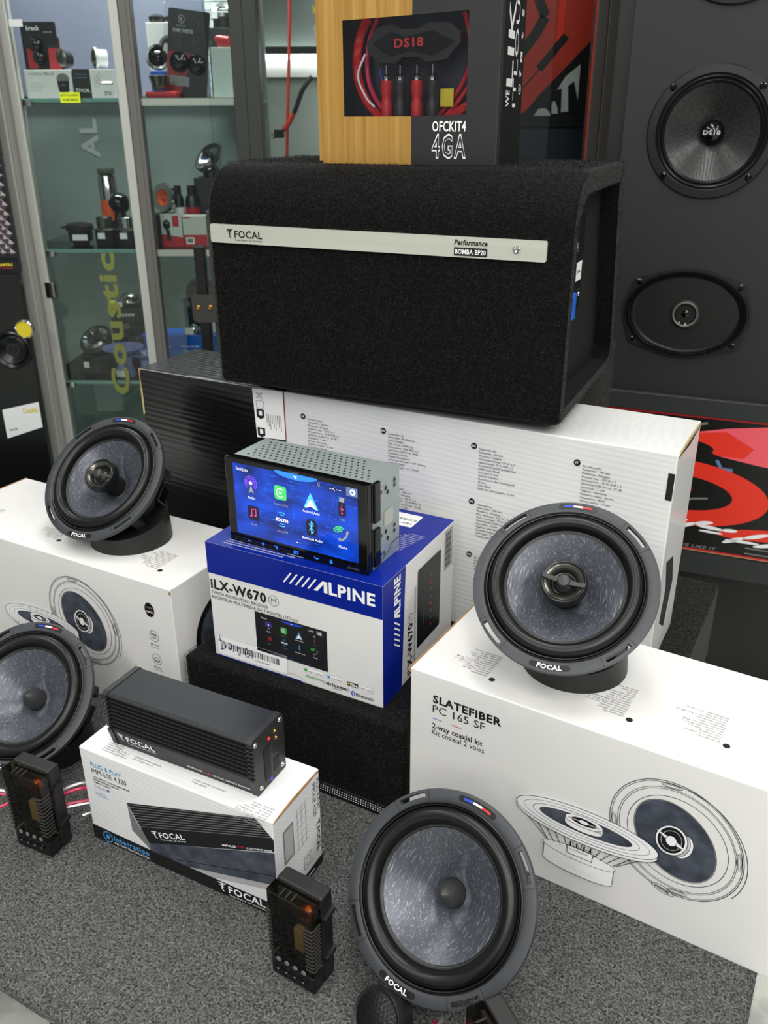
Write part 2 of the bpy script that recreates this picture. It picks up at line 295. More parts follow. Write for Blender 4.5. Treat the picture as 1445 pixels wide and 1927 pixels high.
carpet_box('carpeted_plinth', 'long black carpeted plinth behind, carrying the long white subwoofer carton', -.93, -.1036, .795, 1.094, .0005, .1104, 'felt2', 36000, .004, (.006, .09, 2.2), 5)
carpet_box('carpeted_block', 'speckled black carpeted block under the rear of the subwoofer enclosure', -.72, -.309, .966, 1.2374, .1109, .38, 'felt2', 70000, .0038, (.008, .16, 1.8), 6)

# ================= cartons =================
def carton(name, label, cat, loc, yaw, W, Dp, H, m, group=None, bev=.0012):
    t = thing(name, label, cat, loc, yaw, group); box('carton_body', 0, W, 0, Dp, 0, H, m, t, bev, 2); return t

# --- long subwoofer carton, half black half white
BW, BD, BH = .6974, .1197, .2579; BX = .2311
t = thing('subwoofer_carton', 'long corrugated carton, glossy black left third and white right part, under the big enclosure', 'carton', (-.3244, 1.1363, .1104), -28.53)
box('black_section', 0, BX, 0, BD, 0, BH, 'corrk', t, .0015); box('white_section', BX, BW, .0003, BD, 0, BH-.0003, 'corr', t, .0015)
d = Dec(t, 'f', BW, BD, BH)
d.rect(0, BX, .07, .135, 'seam', 0, 'printed_picture'); d.b.clear()
d.line([(.0008, BH-.0008), (BX, BH-.0008)], .0012, 'lgrey', 1); d.line([(.0012, BH), (.0012, .2)], .0022, 'kraft', 1)
d.poly([(.0, .232), (.003, .230), (.003, .196), (.0, .193)], 'tan', 2)
d.poly([(.185, .2555), (.231, .257), (.2318, .1955), (.188, .1924)], 'paper', 1, 'label_sticker'); d.line([(.231, .257), (.2318, .1955)], .001, 'redcard', 2)
for i, (y, s) in enumerate(((.2475, 'X'), (.236, ''), (.224, ''), (.2, ''))):
    if i in (2, 3): d.poly([(.1895, y+.006), (.201, y+.006), (.201, y-.004), (.195, y-.007), (.1895, y-.004)], 'ink', 2); d.rect(.193, .198, y-.002, y+.004, 'paper', 3)
    elif i == 0: d.line([(.19, y+.004), (.2, y-.004)], .0006, 'ink', 2); d.line([(.19, y-.004), (.2, y+.004)], .0006, 'ink', 2); d.line([(.192, y-.003), (.198, y-.003), (.198, y+.003), (.192, y+.003), (.192, y-.003)], .0005, 'ink', 2)
    else: d.line([(.19, y+.005), (.201, y+.005), (.201, y-.003), (.1955, y-.006), (.19, y-.003), (.19, y+.005)], .0005, 'ink', 2)
for i in range(9): d.line([(.205+.0026*i, .2255), (.205+.0026*i, .2255-.012-.004*((i*7) % 3))], .0009, 'grey', 2)
TX = {'FR': ['Kit subwoofers', 'Subwoofers : 200 mm', 'Membrane : Polyglass', 'Puissance max. : 150 W x 2', 'Puissance nom. : 75 W RMS x 2', 'Sensibilite (2,83V/1m) : 93 dB', 'Impedance : 2 ohm', 'Moteur : Neodyme', 'Diametre bobine : 35 mm', 'Suspension : Butyle'],
 'EN': ['Subwoofers kit', 'Subwoofers: 8" (200mm)', 'Cone: Polyglass', 'Max. power: 150W x 2', 'Nom. power: 75W RMS x 2', 'Sensitivity (2,83V/1m): 93dB', 'Impedance: 2 ohm', 'Magnet: Neodymium', 'Voice coil diameter: 1 3/8" (35mm)', 'Surround: Butyl', 'Winding height: 1/2" (13mm)'],
 'DE': ['Subwoofer-Kit', 'Subwoofer: 200 mm', 'Membran: Polyglass', 'Maximale Leistung: 150 W x 2', 'Nennleistung: 75 W RMS x 2', 'Kennschalldruck/Empfindlichkeit', '(2,83V/1m): 93 dB', 'Impedanz: 2 ohm', 'Antrieb: Neodym', 'Durchmesser der Schwingspule:', '35 mm', 'Sicke: Butyl', 'Hohe der Schwingspule: 13 mm'],
 'IT': ['Kit subwoofer', 'Subwoofer : 200 mm', 'Membrana : Polyglass', 'Potenza max. : 150 W x 2', 'Potenza nom. : 75 W RMS x 2', 'Sensibilita (2,83 V/1 m) : 93 dB', 'Impedenza : 2 ohm', 'Magnete : Neodimio', 'Diametro bobina : 35 mm', 'Sospensione : Butile', 'Altezza bobina : 13 mm'],
 'NL': ['Subwooferset', 'Subwoofers : 200 mm', 'Membraan : Polyglass', 'Max. vermogen : 150 W x 2', 'Nom. vermogen : 75 W RMS x 2', 'Gevoeligheid (2,83V/1m) : 93 dB', 'Impedantie : 2 ohm', 'Magneet : Neodymium', 'Diameter bobine : 35 mm', 'Ophanging : Butyl', 'Hoogte bobine : 13 mm'],
 'ES': ['Kit subwoofers', 'Subwoofers : 200 mm', 'Membrana : Polyglass', 'Potencia max. : 150 W x 2', 'Potencia nom. : 75 W RMS x 2', 'Sensibilidad (2,83V/1m) : 93 dB', 'Impedancia : 2 ohm'], 'KO': ['Kit subwoofer', 'Subwoofer : 200 mm', 'Polyglass', '150 W x 2', '75 W RMS x 2']}
for k, x, y in (('FR', .2585, .2304), ('EN', .3689, .2299), ('DE', .4822, .2307), ('IT', .598, .232), ('NL', .482, .1643), ('ES', .369, .1643), ('KO', .4816, .0972)):
    d.ell(x, y, .0036, .0036, 0, 'ink', None, 1); d.text(k, x, y-.0012, .0025, None, 'paper', 1, 0, 2, anchor='c'); d.para(TX[k], x+.0064, y-.0035, .0039, .0023, 'ink')
d.rect(BW-.007, BW-.0005, .2085, .2375, 'cavity', 1); d.done()
d = Dec(t, 'r', BW, BD, BH)
d.poly([(.001, .2555), (.118, .2555), (.112, .2525), (.06, .249), (.004, .253)], 'seam', 1)
d.poly([(.02, .13), (.06, .12), (.08, .08), (.06, .03), (.03, .05), (.04, .09)], 'dark', 1); d.done()
bm = new(); prism(bm, [(0, 0), (.117, 0), (.112, .003), (.055, .0042), (.004, .003)], BW-.0006, BW+.0006, 'x', Matrix.Translation((0, .001, BH-.0032))); obj('tuck_flap', bm, 'tan', t)

# --- speaker cartons (left and right)
def speaker_art(d, cx, cy):
    """line drawing of two coaxial drivers, centred on the standing one"""
    o = lambda a: (cx+a[0], cy+a[1]); A = -53.5
    X, Y = o((0, 0))
    for k, th in ((1, .0006), (.975, .0004), (.89, .0004), (.865, .0004), (.75, .0005)): d.ell(X+.0008*(1-k)*8, Y, .0616*k, .0546*k, A, 'ink', th)
    d.ell(X+.003, Y-.0018, .0616, .0546, A, 'ink', .0006, a0=20, a1=150)
    d.ell(X, Y-.0004, .0418, .0312, A, 'slate_ink'); d.ell(X, Y-.0004, .0424, .0318, A, 'ink', .0005, 2)
    for a in (60, 150, 240, 330):
        ca, sa = math.cos(R(a)), math.sin(R(a)); px, py = X+.0572*ca*math.cos(R(A))-.0508*sa*math.sin(R(A)), Y+.0572*ca*math.sin(R(A))+.0508*sa*math.cos(R(A)); tg = math.degrees(math.atan2(.0508*ca*math.cos(R(A))-.0572*sa*math.sin(R(A)), -.0572*sa*math.cos(R(A))-.0508*ca*math.sin(R(A))))
        d.ell(px, py, .0085, .0022, tg, 'ink', .0005); d.ell(px, py, .0064, .0012, tg, 'ink', .0004)
    for dx in (.009, .0065, .004): d.ell(X-.002+dx, Y-.0008-dx*.25, .0085, .0135, -12, 'paper', None, 2); d.ell(X-.002+dx, Y-.0008-dx*.25, .0085, .0135, -12, 'ink', .0004, 3)
    d.ell(X-.0025, Y-.0006, .0132, .0162, -12, 'paper', None, 4); d.ell(X-.0025, Y-.0006, .0132, .0162, -12, 'ink', .0005, 5); d.ell(X-.0027, Y-.0006, .0112, .0142, -12, 'dark', None, 5); d.ell(X-.0025, Y-.0006, .0085, .0108, -12, 'lgrey', .0006, 6)
    d.poly([(X-.016, Y+.006), (X-.004, Y+.002), (X-.004, Y-.003)], 'paper', 7); d.poly([(X+.011, Y-.0062), (X+.0005, Y+.001), (X+.0005, Y-.004)], 'paper', 7); d.ell(X-.0025, Y-.0008, .0047, .0055, 0, 'paper', None, 8); d.ell(X-.0025, Y-.0008, .0047, .0055, 0, 'ink', .0004, 9)
    X, Y = o((-.077, -.0212))
    mx, my = X-.003, Y-.0375
    for i in range(-5, 6):
        x = mx+i*.0062; d.line([(X+i*.0098, Y-.0178*math.sqrt(1-(i/6.5)**2)), (x+.001, my+.004)], .0005, 'ink', 10)
    d.ell(mx, my+.0005, .035, .007, -1, 'paper', None, 11); d.ell(mx, my+.0005, .035, .007, -1, 'ink', .0005, 12); d.ell(mx, my-.018, .0335, .0065, -1, 'paper', None, 9); d.rect(mx-.0335, mx+.0335, my-.018, my, 'paper', 10)
    d.line([(mx-.0335, my), (mx-.0335, my-.018)], .0005, 'ink', 12); d.line([(mx+.0335, my), (mx+.0335, my-.018)], .0005, 'ink', 12); d.ell(mx, my-.018, .0335, .0065, -1, 'ink', .0005, 12, 180, 360)
    for i in range(-5, 6): d.line([(X+i*.0098, Y-.0178*math.sqrt(1-(i/6.5)**2)), (mx+i*.0062+.001, my+.004)], .0005, 'ink', 13)
    for i in range(6): d.ell(mx+.002, my+.011, .003+.0025*i, .0018+.0012*i, 0, 'ink', .0004, 13, 180, 360)
    d.line([(X-.063, Y-.007), (X-.034, Y-.033)], .0006, 'ink', 12); d.line([(X+.06, Y-.007), (X+.032, Y-.032)], .0006, 'ink', 12)
    d.rect(mx-.011, mx+.013, my-.001, my+.008, 'paper', 14); d.line([(mx-.011, my-.001), (mx+.013, my-.001), (mx+.013, my+.008), (mx-.011, my+.008), (mx-.011, my-.001)], .0006, 'ink', 15); d.text('SLATEFIBER', mx-.009, my+.004, .0017, .018, 'ink', 0, 0, 15)
    for q in (-.009, -.003, .004, .01): d.rect(mx+q, mx+q+.0014, my+.008, my+.014, 'ink', 15)
    d.ell(X, Y-.0035, .0664, .018, 0, 'paper', None, 16); d.ell(X, Y-.0035, .0664, .018, 0, 'ink', .0006, 17); d.ell(X, Y, .0664, .018, 0, 'paper', None, 18); d.ell(X, Y, .0664, .018, 0, 'ink', .0006, 19)
    d.ell(X, Y, .059, .0148, 0, 'ink', .0004, 19); d.ell(X, Y, .05, .0118, 0, 'ink', .0005, 19); d.ell(X, Y, .0436, .0092, 0, 'slate_ink', None, 19)
    d.rect(X-.0185, X+.0165, Y-.002, Y+.004, 'paper', 20); d.ell(X-.001, Y-.002, .0176, .0055, 0, 'paper', None, 20); d.ell(X-.001, Y-.002, .0176, .0055, 0, 'ink', .0005, 21, 180, 360); d.ell(X-.001, Y+.0044, .0176, .0062, 0, 'paper', None, 21); d.ell(X-.001, Y+.0044, .0176, .0062, 0, 'ink', .0005, 22); d.ell(X-.001, Y+.0044, .012, .0038, 0, 'dark', None, 22); d.poly([(X-.016, Y+.0052), (X+.014, Y+.0046), (X+.014, Y+.0034), (X-.016, Y+.004)], 'lgrey', 23); d.ell(X-.001, Y+.0044, .0045, .002, 0, 'paper', None, 24)
    X, Y = o((-.003, -.058)); d.ell(X, Y, .0105, .0035, -14, 'ink', .0005); d.text('FOCAL', X-.0068, Y-.0002, .003, .0135, 'ink', 1, -14)
def toptext(d, spots, rot):
    for k, x, y in spots: d.ell(x, y, .003, .003, 0, 'ink'); d.para(TX[k], x+(.006 if rot == 0 else -.006), y+(-.003 if rot == 0 else .003), .0036, .0021, 'grey', rot)
def speaker_carton(label, loc, yaw):
    W, Dp, H = .41, .155, .1905
    t = carton('speaker_carton', label, 'carton', loc, yaw, W, Dp, H, 'white', 'white speaker cartons')
    d = Dec(t, 'f', W, Dp, H)
    d.text('SLATEFIBER', .0251, .1600, .0083, .0715, 'ink', 2); d.text('PC 165 SF', .0251, .1487, .0083, .0553, 'ink', 0)
    for x, m in ((.0248, 'fblue'), (.0461, 'red')): d.line([(x, .1413), (x+.0105, .1413)], .0007, m)
    d.text('2-way coaxial kit', .025, .1298, .006, .0538, 'ink', 1); d.text('Kit coaxial 2 voies', .0248, .1222, .006, .056, 'ink', 0)
    speaker_art(d, .2612, .1072)
    d.ell(.3747, .1554, .0072, .0095, 0, 'dark'); d.text('MADE IN', .37, .1575, .0018, .0095, 'lgrey', 0, 0, 2); d.text('FRANCE', .3698, .1515, .0022, .0098, 'paper', 1, 0, 2); d.line([(.3745, .1552), (.379, .1552)], .0007, 'red', 2)
    for y, a, b in ((.1205, 'Max. Power', 'Puissance max.'), (.0885, 'Alu/Mg Tweeter', 'Tweeter Alu/Mg')):
        d.ell(.3765, y, .0068, .0075, 0, 'grey', .0006); d.text(a, .3765, y-.0128, .0021, .0125, 'ink', 1, anchor='c'); d.text(b, .3765, y-.0162, .0019, .0135, 'grey', 0, anchor='c')
    d.text('160', .3765, .121, .0036, .008, 'ink', 1, 0, 2, anchor='c'); d.text('Watts', .3765, .1175, .0021, .007, 'ink', 1, 0, 2, anchor='c'); d.ell(.3765, .0885, .004, .0022, 0, 'ink', .0007, 2); d.ell(.3765, .0868, .004, .002, 0, 'ink', .0007, 2, 180, 360)
    d.done(); d = Dec(t, 't', W, Dp, H)
    toptext(d, (('NL', .075, .022), ('DE', .203, .03), ('EN', .283, .038), ('IT', .3685, .03)), 180); d.done()
    d = Dec(t, 'r', W, Dp, H); d.ell(.083, .1, .05, .05, 0, 'dark', None, 1, n=60); d.ell(.083, .1, .042, .042, 0, 'slate_ink', None, 2, n=60); d.ell(.083, .1, .05, .05, 0, 'ink', .0015, 3, n=60); d.done()
    # folded lid edge and worn corner
    bm = new(); prism(bm, [(-.0006, -.004), (0, .0004), (.004, .0012), (.155, .0005), (.155, -.001), (.004, -.0006)], -.0009, .0004, 'x', Matrix.Translation((0, 0, H-.0003))); obj('lid_edge', bm, 'kraft', t)
    bm = new(); prism(bm, [(0, 0), (.004, .003), (.007, .001), (.003, -.006), (.001, -.004)], -.0012, .0008, 'x', Matrix.Translation((W-.001, -.001, H-.003))); obj('torn_corner', bm, 'kraft', t); return t
speaker_carton('white coaxial speaker carton at the right, under the upper right speaker', (.0249, .7029, 0), -31.78)
speaker_carton('white coaxial speaker carton at the left, under the upper left speaker', (-.5974, 1.0532, 0), -29.04)

# ================= head unit screen content (shared by the set and its picture) =================
EM = {}
def em(name, c, s):
    if name not in EM: EM[name] = mat(name, c, .3, emit=s)
    M[name] = EM[name]; return name
for nme, c, s in (('lit_white', g(235), .9), ('lit_grey', g(150), .5), ('lit_blue', srgb(40, 120, 240), .9), ('lit_green', srgb(70, 200, 110), .55), ('lit_violet', srgb(120, 70, 220), .7), ('lit_pink', srgb(220, 70, 140), .6), ('lit_dark', srgb(24, 24, 52), .3), ('lit_sky', srgb(80, 190, 250), .8), ('lit_slate', srgb(86, 110, 160), .5)): em(nme, c, s)
def hud(d, ox, oy, kx, ky, lit, L=2):
    X = lambda x: ox+x*kx; Y = lambda y: oy+y*ky; k = kx
    q = (lambda a, b: a) if lit else (lambda a, b: b)
    wh, bl, gr, vi, pk, sk, gy, dk = q('lit_white', 'paper'), q('lit_blue', 'fblue'), q('lit_green', 'green'), q('lit_violet', 'violet'), q('lit_pink', 'red'), q('lit_sky', 'cyan'), q('lit_grey', 'grey'), q('lit_dark', 'dark')
    T = lambda s, x, y, h, w, m=wh, b=0: d.text(s, X(x), Y(y), h*ky, w*k, m, b, 0, L+2, anchor='c')
    d.text('Inicio' if lit else 'Home', X(.0152), Y(.0842), .0042*ky, .0147*k, wh, 0, 0, L+1)
    # radio mast
    for r in (.0028, .0052, .0075): d.ell(X(.033), Y(.0725), r*k, r*ky, 0, vi, .0012*k, L+1, -50, 230, 24)
    d.ell(X(.033), Y(.0725), .0018*k, .0018*ky, 0, wh, None, L+1, n=14); d.poly([(X(.033), Y(.071)), (X(.0365), Y(.0605)), (X(.033), Y(.0635)), (X(.0295), Y(.0605))], gy, L+1); T('Radio', .033, .0548, .0028, .0085)
    # green rounded square with C and arrow
    d.poly(rrect(X(.0625), X(.0775), Y(.0615), Y(.077), .003*k), gr, L+1); d.ell(X(.07), Y(.0692), .0046*k, .0046*ky, 0, wh, .0009*k, L+2, 45, 315, 20); d.poly([(X(.0688), Y(.0712)), (X(.0722), Y(.0692)), (X(.0688), Y(.0672))], wh, L+2); T('Apple CarPlay', .07, .0552, .0024, .018, gy)
    # arrow head
    d.poly([(X(.1067), Y(.077)), (X(.1155), Y(.0598)), (X(.1123), Y(.0598)), (X(.1067), Y(.0715)), (X(.1012), Y(.0598)), (X(.098), Y(.0598))], sk, L+1); d.poly([(X(.1067), Y(.0705)), (X(.1135), Y(.0592)), (X(.1067), Y(.0622)), (X(.1), Y(.0592))], wh, L+2); T('Android Auto', .1068, .0545, .0027, .0205)
    # usb stick
    d.poly(rrect(X(.139), X(.1475), Y(.0595), Y(.0745), .0016*k), dk, L+1); d.rect(X(.1405), X(.146), Y(.0745), Y(.0795), gy, L+1); d.line([(X(.1433), Y(.062)), (X(.1433), Y(.072))], .0007*k, pk, L+2); d.line([(X(.1412), Y(.0682)), (X(.1433), Y(.0655)), (X(.1454), Y(.0682))], .0007*k, pk, L+2); d.ell(X(.1433), Y(.0625), .001*k, .001*ky, 0, pk, None, L+2, n=10); T('USB', .1433, .0548, .0024, .006, gy)
    # gear
    d.rect(X(.1485), X(.1615), Y(.0828), Y(.0922), q('lit_slate', 'grey'), L+1); d.ell(X(.1557), Y(.0874), .0021*k, .0021*ky, 0, wh, .0013*k, L+2, n=16)
    for a in range(8): d.line([(X(.1557+.0026*math.cos(a*PI/4)), Y(.0874+.0026*math.sin(a*PI/4))), (X(.1557+.0035*math.cos(a*PI/4)), Y(.0874+.0035*math.sin(a*PI/4)))], .0011*k, wh, L+2)
    # note
    d.poly(rrect(X(.0265), X(.041), Y(.031), Y(.047), .003*k), dk, L+1); d.line([(X(.0318), Y(.0355)), (X(.0318), Y(.043)), (X(.0372), Y(.044)), (X(.0372), Y(.0365))], .001*k, pk, L+2); d.ell(X(.0308), Y(.0352), .0014*k, .0011*ky, 0, pk, None, L+2, n=12); d.ell(X(.0362), Y(.0362), .0014*k, .0011*ky, 0, pk, None, L+2, n=12); T('iPod', .0337, .0247, .0026, .0065, gy)
    T('sxm', .0701, .0375, .0046, .0155, wh, 2)
    for s in (1, -1):
        for r in (.0052, .0078): d.ell(X(.0701), Y(.0395), r*k, r*ky, 0, sk, .0009*k, L+1, 90*s-28, 90*s+28, 8)
    T('SiriusXM', .0701, .0247, .0026, .0135, gy)
    # rune
    d.poly(rrect(X(.1), X(.1127), Y(.0298), Y(.048), .0058*k, 8), dk, L+1); d.line([(X(.1036), Y(.0428)), (X(.109), Y(.035)), (X(.1063), Y(.0318)), (X(.1063), Y(.046)), (X(.109), Y(.0428)), (X(.1036), Y(.035))], .0009*k, sk, L+2); T('Bluetooth Audio', .1068, .0245, .0027, .0245)
    # handset
    for r in (.0035, .0058, .008): d.ell(X(.1405), Y(.0395), r*k, r*ky, 0, gr, .0013*k, L+1, 55, 165, 10)
    d.line([(X(.1395), Y(.0335)), (X(.1425), Y(.033)), (X(.1475), Y(.038)), (X(.1495), Y(.043))], .0019*k, gy, L+2); d.line([(X(.1478), Y(.0435)), (X(.1503), Y(.0425))], .0034*k, gy, L+2); d.line([(X(.139), Y(.0348)), (X(.1412), Y(.0322))], .0034*k, gy, L+2); T('Phone', .1436, .0243, .0028, .0098)
    d.ell(X(.0895), Y(.0935), .026*k, .0065*ky, 0, bl, None, L, 180, 360, 24); d.poly([(X(.087), Y(.0912)), (X(.092), Y(.0912)), (X(.0895), Y(.0885))], wh, L+1)
    if lit:
        for x in (.1295, .1325, .1375, .1405): d.line([(X(x), Y(.0865)), (X(x+.002), Y(.0865))], .0006, wh, L+1)
        d.line([(X(.1352), Y(.0878)), (X(.1352), Y(.0884))], .0007, wh, L+1); d.line([(X(.1352), Y(.0848)), (X(.1352), Y(.0854))], .0007, wh, L+1); d.ell(X(.117), Y(.088), .0012, .0018, 0, gy, .0005, L+1, n=12)
        d.line([(X(.087), Y(.0178)), (X(.0895), Y(.0178))], .0007, wh, L+1); d.line([(X(.0905), Y(.0178)), (X(.093), Y(.0178))], .0005, gy, L+1)
    else: T('12:00', .1355, .0862, .0042, .013)
    d.line([(X(.024), Y(.005)), (X(.0282), Y(.005))], .0009*k, bl, L+1); d.line([(X(.0415), Y(.0053)), (X(.0457), Y(.0053))], .0009*k, bl, L+1); d.line([(X(.0436), Y(.0032)), (X(.0436), Y(.0074))], .0009*k, bl, L+1)
    d.poly([(X(.0585), Y(.0055)), (X(.0605), Y(.0055)), (X(.0622), Y(.0078)), (X(.0622), Y(.0032)), (X(.0605), Y(.005))], bl, L+1); d.line([(X(.0582), Y(.008)), (X(.0628), Y(.0032))], .0006*k, bl, L+2)
    for i in range(3):
        for j in range(2): d.rect(X(.0828+.0021*i), X(.0843+.0021*i), Y(.0038+.0023*j), Y(.0054+.0023*j), bl, L+1)
    d.line([(X(.075), Y(.0016)), (X(.0955), Y(.0016))], .0007*k, gy, L+1)
    d.ell(X(.1111), Y(.0075), .0028*k, .0028*ky, 0, bl, .0011*k, L+1, 200, 330, 8); d.line([(X(.1287), Y(.0035)), (X(.1287), Y(.008))], .0013*k, bl, L+1); d.ell(X(.1287), Y(.0058), .0018*k, .002*ky, 0, bl, .0005*k, L+1, 180, 360, 8)

# --- blue and white receiver carton
AW, AD, AH = .2165, .1728, .1446
t = carton('receiver_carton', 'blue and white carton of the touch screen receiver, standing on the black step', 'carton', (-.1928, .8467, .1104), -28.05, AW, AD, AH, 'white')
d = Dec(t, 'f', AW, AD, AH); d.rect(0, AW, .1072, AH, 'blue', 0, 'colour_band'); d.poly([(0, 0), (.12, 0), (.115, .0022), (0, .0025)], 'blued', 0, 'colour_band')
for i in range(5): x = .0992+.0075*i; d.poly([(x, .1205), (x+.0022, .1205), (x+.0118, .1335), (x+.0096, .1335)], 'paper', 1, 'lettering')
d.poly([(.1367, .1205), (.1415, .1205), (.1492, .1303), (.1492, .1205), (.1535, .1205), (.1535, .1335), (.1478, .1335)], 'paper', 1, 'lettering'); d.text('LPINE', .1552, .1205, .0132, .0532, 'paper', 2)
d.text('iLX-W670', .0025, .0887, .0112, .0738, 'ink', 2); d.ell(.0858, .094, .0062, .0062, 0, 'grey', .0006); d.text('M', .0858, .0912, .0058, .006, 'grey', 0, anchor='c')
d.text('7-INCH AUDIO/VIDEO RECEIVER', .0029, .0818, .0038, .075, 'ink'); d.text('RECEPTEUR MULTIMEDIA DE 7 POUCES (17.5cm)', .003, .0758, .0038, .1124, 'ink')
d.rect(.0597, .1507, .0246, .0745, 'dark', 1); d.rect(.0585, .0597, .0365, .0405, 'paper', 1); d.rect(.1507, .1517, .0405, .0445, 'paper', 1); hud(d, .0597, .0246, .529, .5145, False, 2)
d.rect(.0045, .099, .0045, .0285, 'paper', 1, 'label_sticker'); d.line([(.0045, .0045), (.099, .0045), (.099, .0285), (.0045, .0285), (.0045, .0045)], .0003, 'lgrey', 2); rr = random.Random(3); x = .011
while x < .0885: ww = rr.choice((.0005, .0005, .0009, .0014)); d.rect(x, x+ww, .0135, .0215, 'ink', 2); x += ww+rr.choice((.0005, .0009, .0013))
d.text('YUU', .032, .0115, .002, None, 'ink', 0, 0, 3); d.text('C09819147', .055, .0085, .0024, .02, 'ink', 0, 0, 3)
for pts in ([(.008, .03), (.0105, .012), (.0085, .0115)], [(.006, .022), (.012, .0225), (.0155, .019), (.0155, .0145), (.011, .0115), (.0085, .0125)], [(.019, .022), (.0235, .021), (.021, .0125)], [(.0265, .0135), (.0258, .0115)], [(.036, .0195), (.033, .0215), (.0325, .019), (.0355, .0188), (.0362, .021), (.035, .011), (.032, .0105)], [(.046, .0235), (.0425, .018), (.0425, .0125), (.046, .011), (.0485, .0135), (.0475, .016), (.0435, .0155)], [(.052, .014), (.0515, .0105)]):
    d.line([tuple(p[:2]) for p in smoothpts([(a, b, 0) for a, b in pts], 4)], .0009, 'blued', 4)
def pill(x0, x1, y0, y1, s, ic, m): d.poly(rrect(x0, x1, y0, y1, .0008, 3), 'lgrey', 1); d.poly(rrect(x0+.0003, x1-.0003, y0+.0003, y1-.0003, .0007, 3), 'paper', 2); d.rect(x0+.001, x0+.0045, y0+.0013, y1-.0013, m, 3) if ic else None; d.text(s, x0+(.0057 if ic else .001), y0+.0015, .0022, x1-x0-(.0067 if ic else .002), 'ink', 0, 0, 3)
pill(.12, .1445, .0155, .0222, 'Apple CarPlay', 1, 'green'); pill(.1488, .1698, .016, .022, 'androidauto', 1, 'cyan'); pill(.1905, .2047, .0152, .021, 'iPhone', 0, 'ink')
d.text('maestro', .122, .0098, .0034, .0215, 'green', 1); d.text('siriusxm', .1475, .0082, .0042, .0255, 'ink', 2); d.text('READY', .155, .0055, .0013, .012, 'ink', 1)
for s in (0, 1):
    for i in range(2): d.ell(.1475 if s == 0 else .1735, .0099, .0015+.0013*i, .002+.001*i, 0, 'grey', .0004, 1, 120 if s == 0 else -60, 240 if s == 0 else 60, 8)
d.rect(.1738, .1872, .0157, .0208, 'ink', 1); d.text('flac', .1775, .0167, .0034, .009, 'paper', 2, 0, 2); d.poly([(.1745, .0165), (.177, .018), (.177, .02), (.1745, .0188)], 'yel', 2)
d.ell(.181, .0075, .0024, .0033, 0, 'fblue'); d.line([(.1797, .0089), (.1822, .0063), (.181, .005), (.181, .01), (.1822, .0088), (.1797, .0062)], .0004, 'paper', 2); d.text('Bluetooth', .1845, .0054, .0042, .0205, 'ink', 1); d.ell(.1073, 0, .0138, .008, 0, 'lgrey', .0005, 1, 0, 180); d.done()
d = Dec(t, 'r', AW, AD, AH); d.poly([(0, 0), (.042, 0), (.05, AH), (0, AH)], 'blue', 0, 'colour_band')
for i in range(5): y = .054-.0075*(4-i)*0+.0065*i-.0; d.poly([(.0375, y), (.0375, y+.0022), (.0245, y+.0118), (.0245, y+.0096)], 'paper', 1, 'lettering')
d.poly([(.0375, .0905), (.0375, .0945), (.029, .097), (.0375, .0975), (.0375, .101), (.0245, .101), (.0245, .0965)], 'paper', 1, 'lettering'); d.text('LPINE', .0375, .102, .013, .039, 'paper', 2, 90)
d.text('iLX-W670', .0665, .0055, .0105, .064, 'ink', 2, 90); d.ell(.0615, .076, .0058, .0058, 0, 'grey', .0006); d.text('M', .064, .0737, .005, .005, 'grey', 0, 90); d.text('RECEPTEUR MULTIMEDIA DE 7 POUCES (17.5cm)', .0745, .008, .0035, .1, 'ink', 0, 90)
d.poly(rrect(.0785, .1368, .028, .125, .003, 3), 'dark', 1)
for i in range(8): d.rect(.111, .114, .04+.009*i, .043+.009*i, 'grey' if i % 3 else 'red', 2)
d.text('ALPINE', .095, .05, .003, .02, 'grey', 0, 90, 2)
d.rect(.147, .169, .092, .141, 'lgrey', 1, 'label_sticker')
for i in range(16): d.rect(.149, .163, .096+.0026*i, .0972+.0026*i+(.0008 if i % 3 == 0 else 0), 'ink', 2)
d.done(); d = Dec(t, 't', AW, AD, AH); d.rect(0, AW, 0, AD, 'blue', 0, 'colour_band'); d.poly(rrect(.15, .182, .132, .164, .002, 3), 'paper', 1, 'label_sticker'); d.text('iLX-W670', .18, .152, .005, .027, 'ink', 1, 180, 2); d.text('16V', .178, .142, .004, .012, 'ink', 1, 180, 2)
for i in range(11): d.text('Receiver audio video AM FM USB' if i % 2 else 'Connection guide speakers power', .206-.001*i, .118-.0042*i, .0018, .02+.002*(i % 3), 'paper', 0, 180, 1)
for i in range(3): d.text('7-INCH AUDIO VIDEO RECEIVER MULTIMEDIA TOUCH SCREEN', .0195, .015-.0045*i, .0022, .1-.012*i, 'paper', 0, 0, 1)
d.done()

# --- touch screen receiver on the carton
HW, HH = .172, .097
t = thing('touchscreen_receiver', 'seven inch touch screen car receiver with lit blue menu on top of its carton', 'car stereo', (-.1654, .8506, .2551), -29.51)
bm = new(); bx(bm, 0, HW, 0, .0035, 0, HH, .001); bx(bm, .0015, HW-.0015, .0035, .0125, .0015, HH-.0015, .0008); obj('front_bezel', bm, 'gloss', t)
sm = M['scr'] = mat('lit_screen', srgb(3, 6, 48), .08, col2=srgb(12, 70, 205), scale=24, stretch=(1, 1, 2.2), emit=.75, contrast=.24, detail=8)
d = Dec(t, 'f', HW, 0, HH); d.rect(.0105, .1612, .0118, .0918, 'scr', 0, 'screen'); rs = random.Random(8)
M['lit_trace'] = mat('lit_trace', srgb(40, 130, 250), .3, emit=.5)
for i in range(70):
    x, y, l = rs.uniform(.04, .15), rs.uniform(.02, .088), rs.uniform(.003, .018); d.line([(x, y), (min(x+l, .161), y)] if rs.random() < .7 else [(x, y), (x, min(y+l*.6, .0915))], .00022, 'lit_trace', 1, 'screen_graphics')
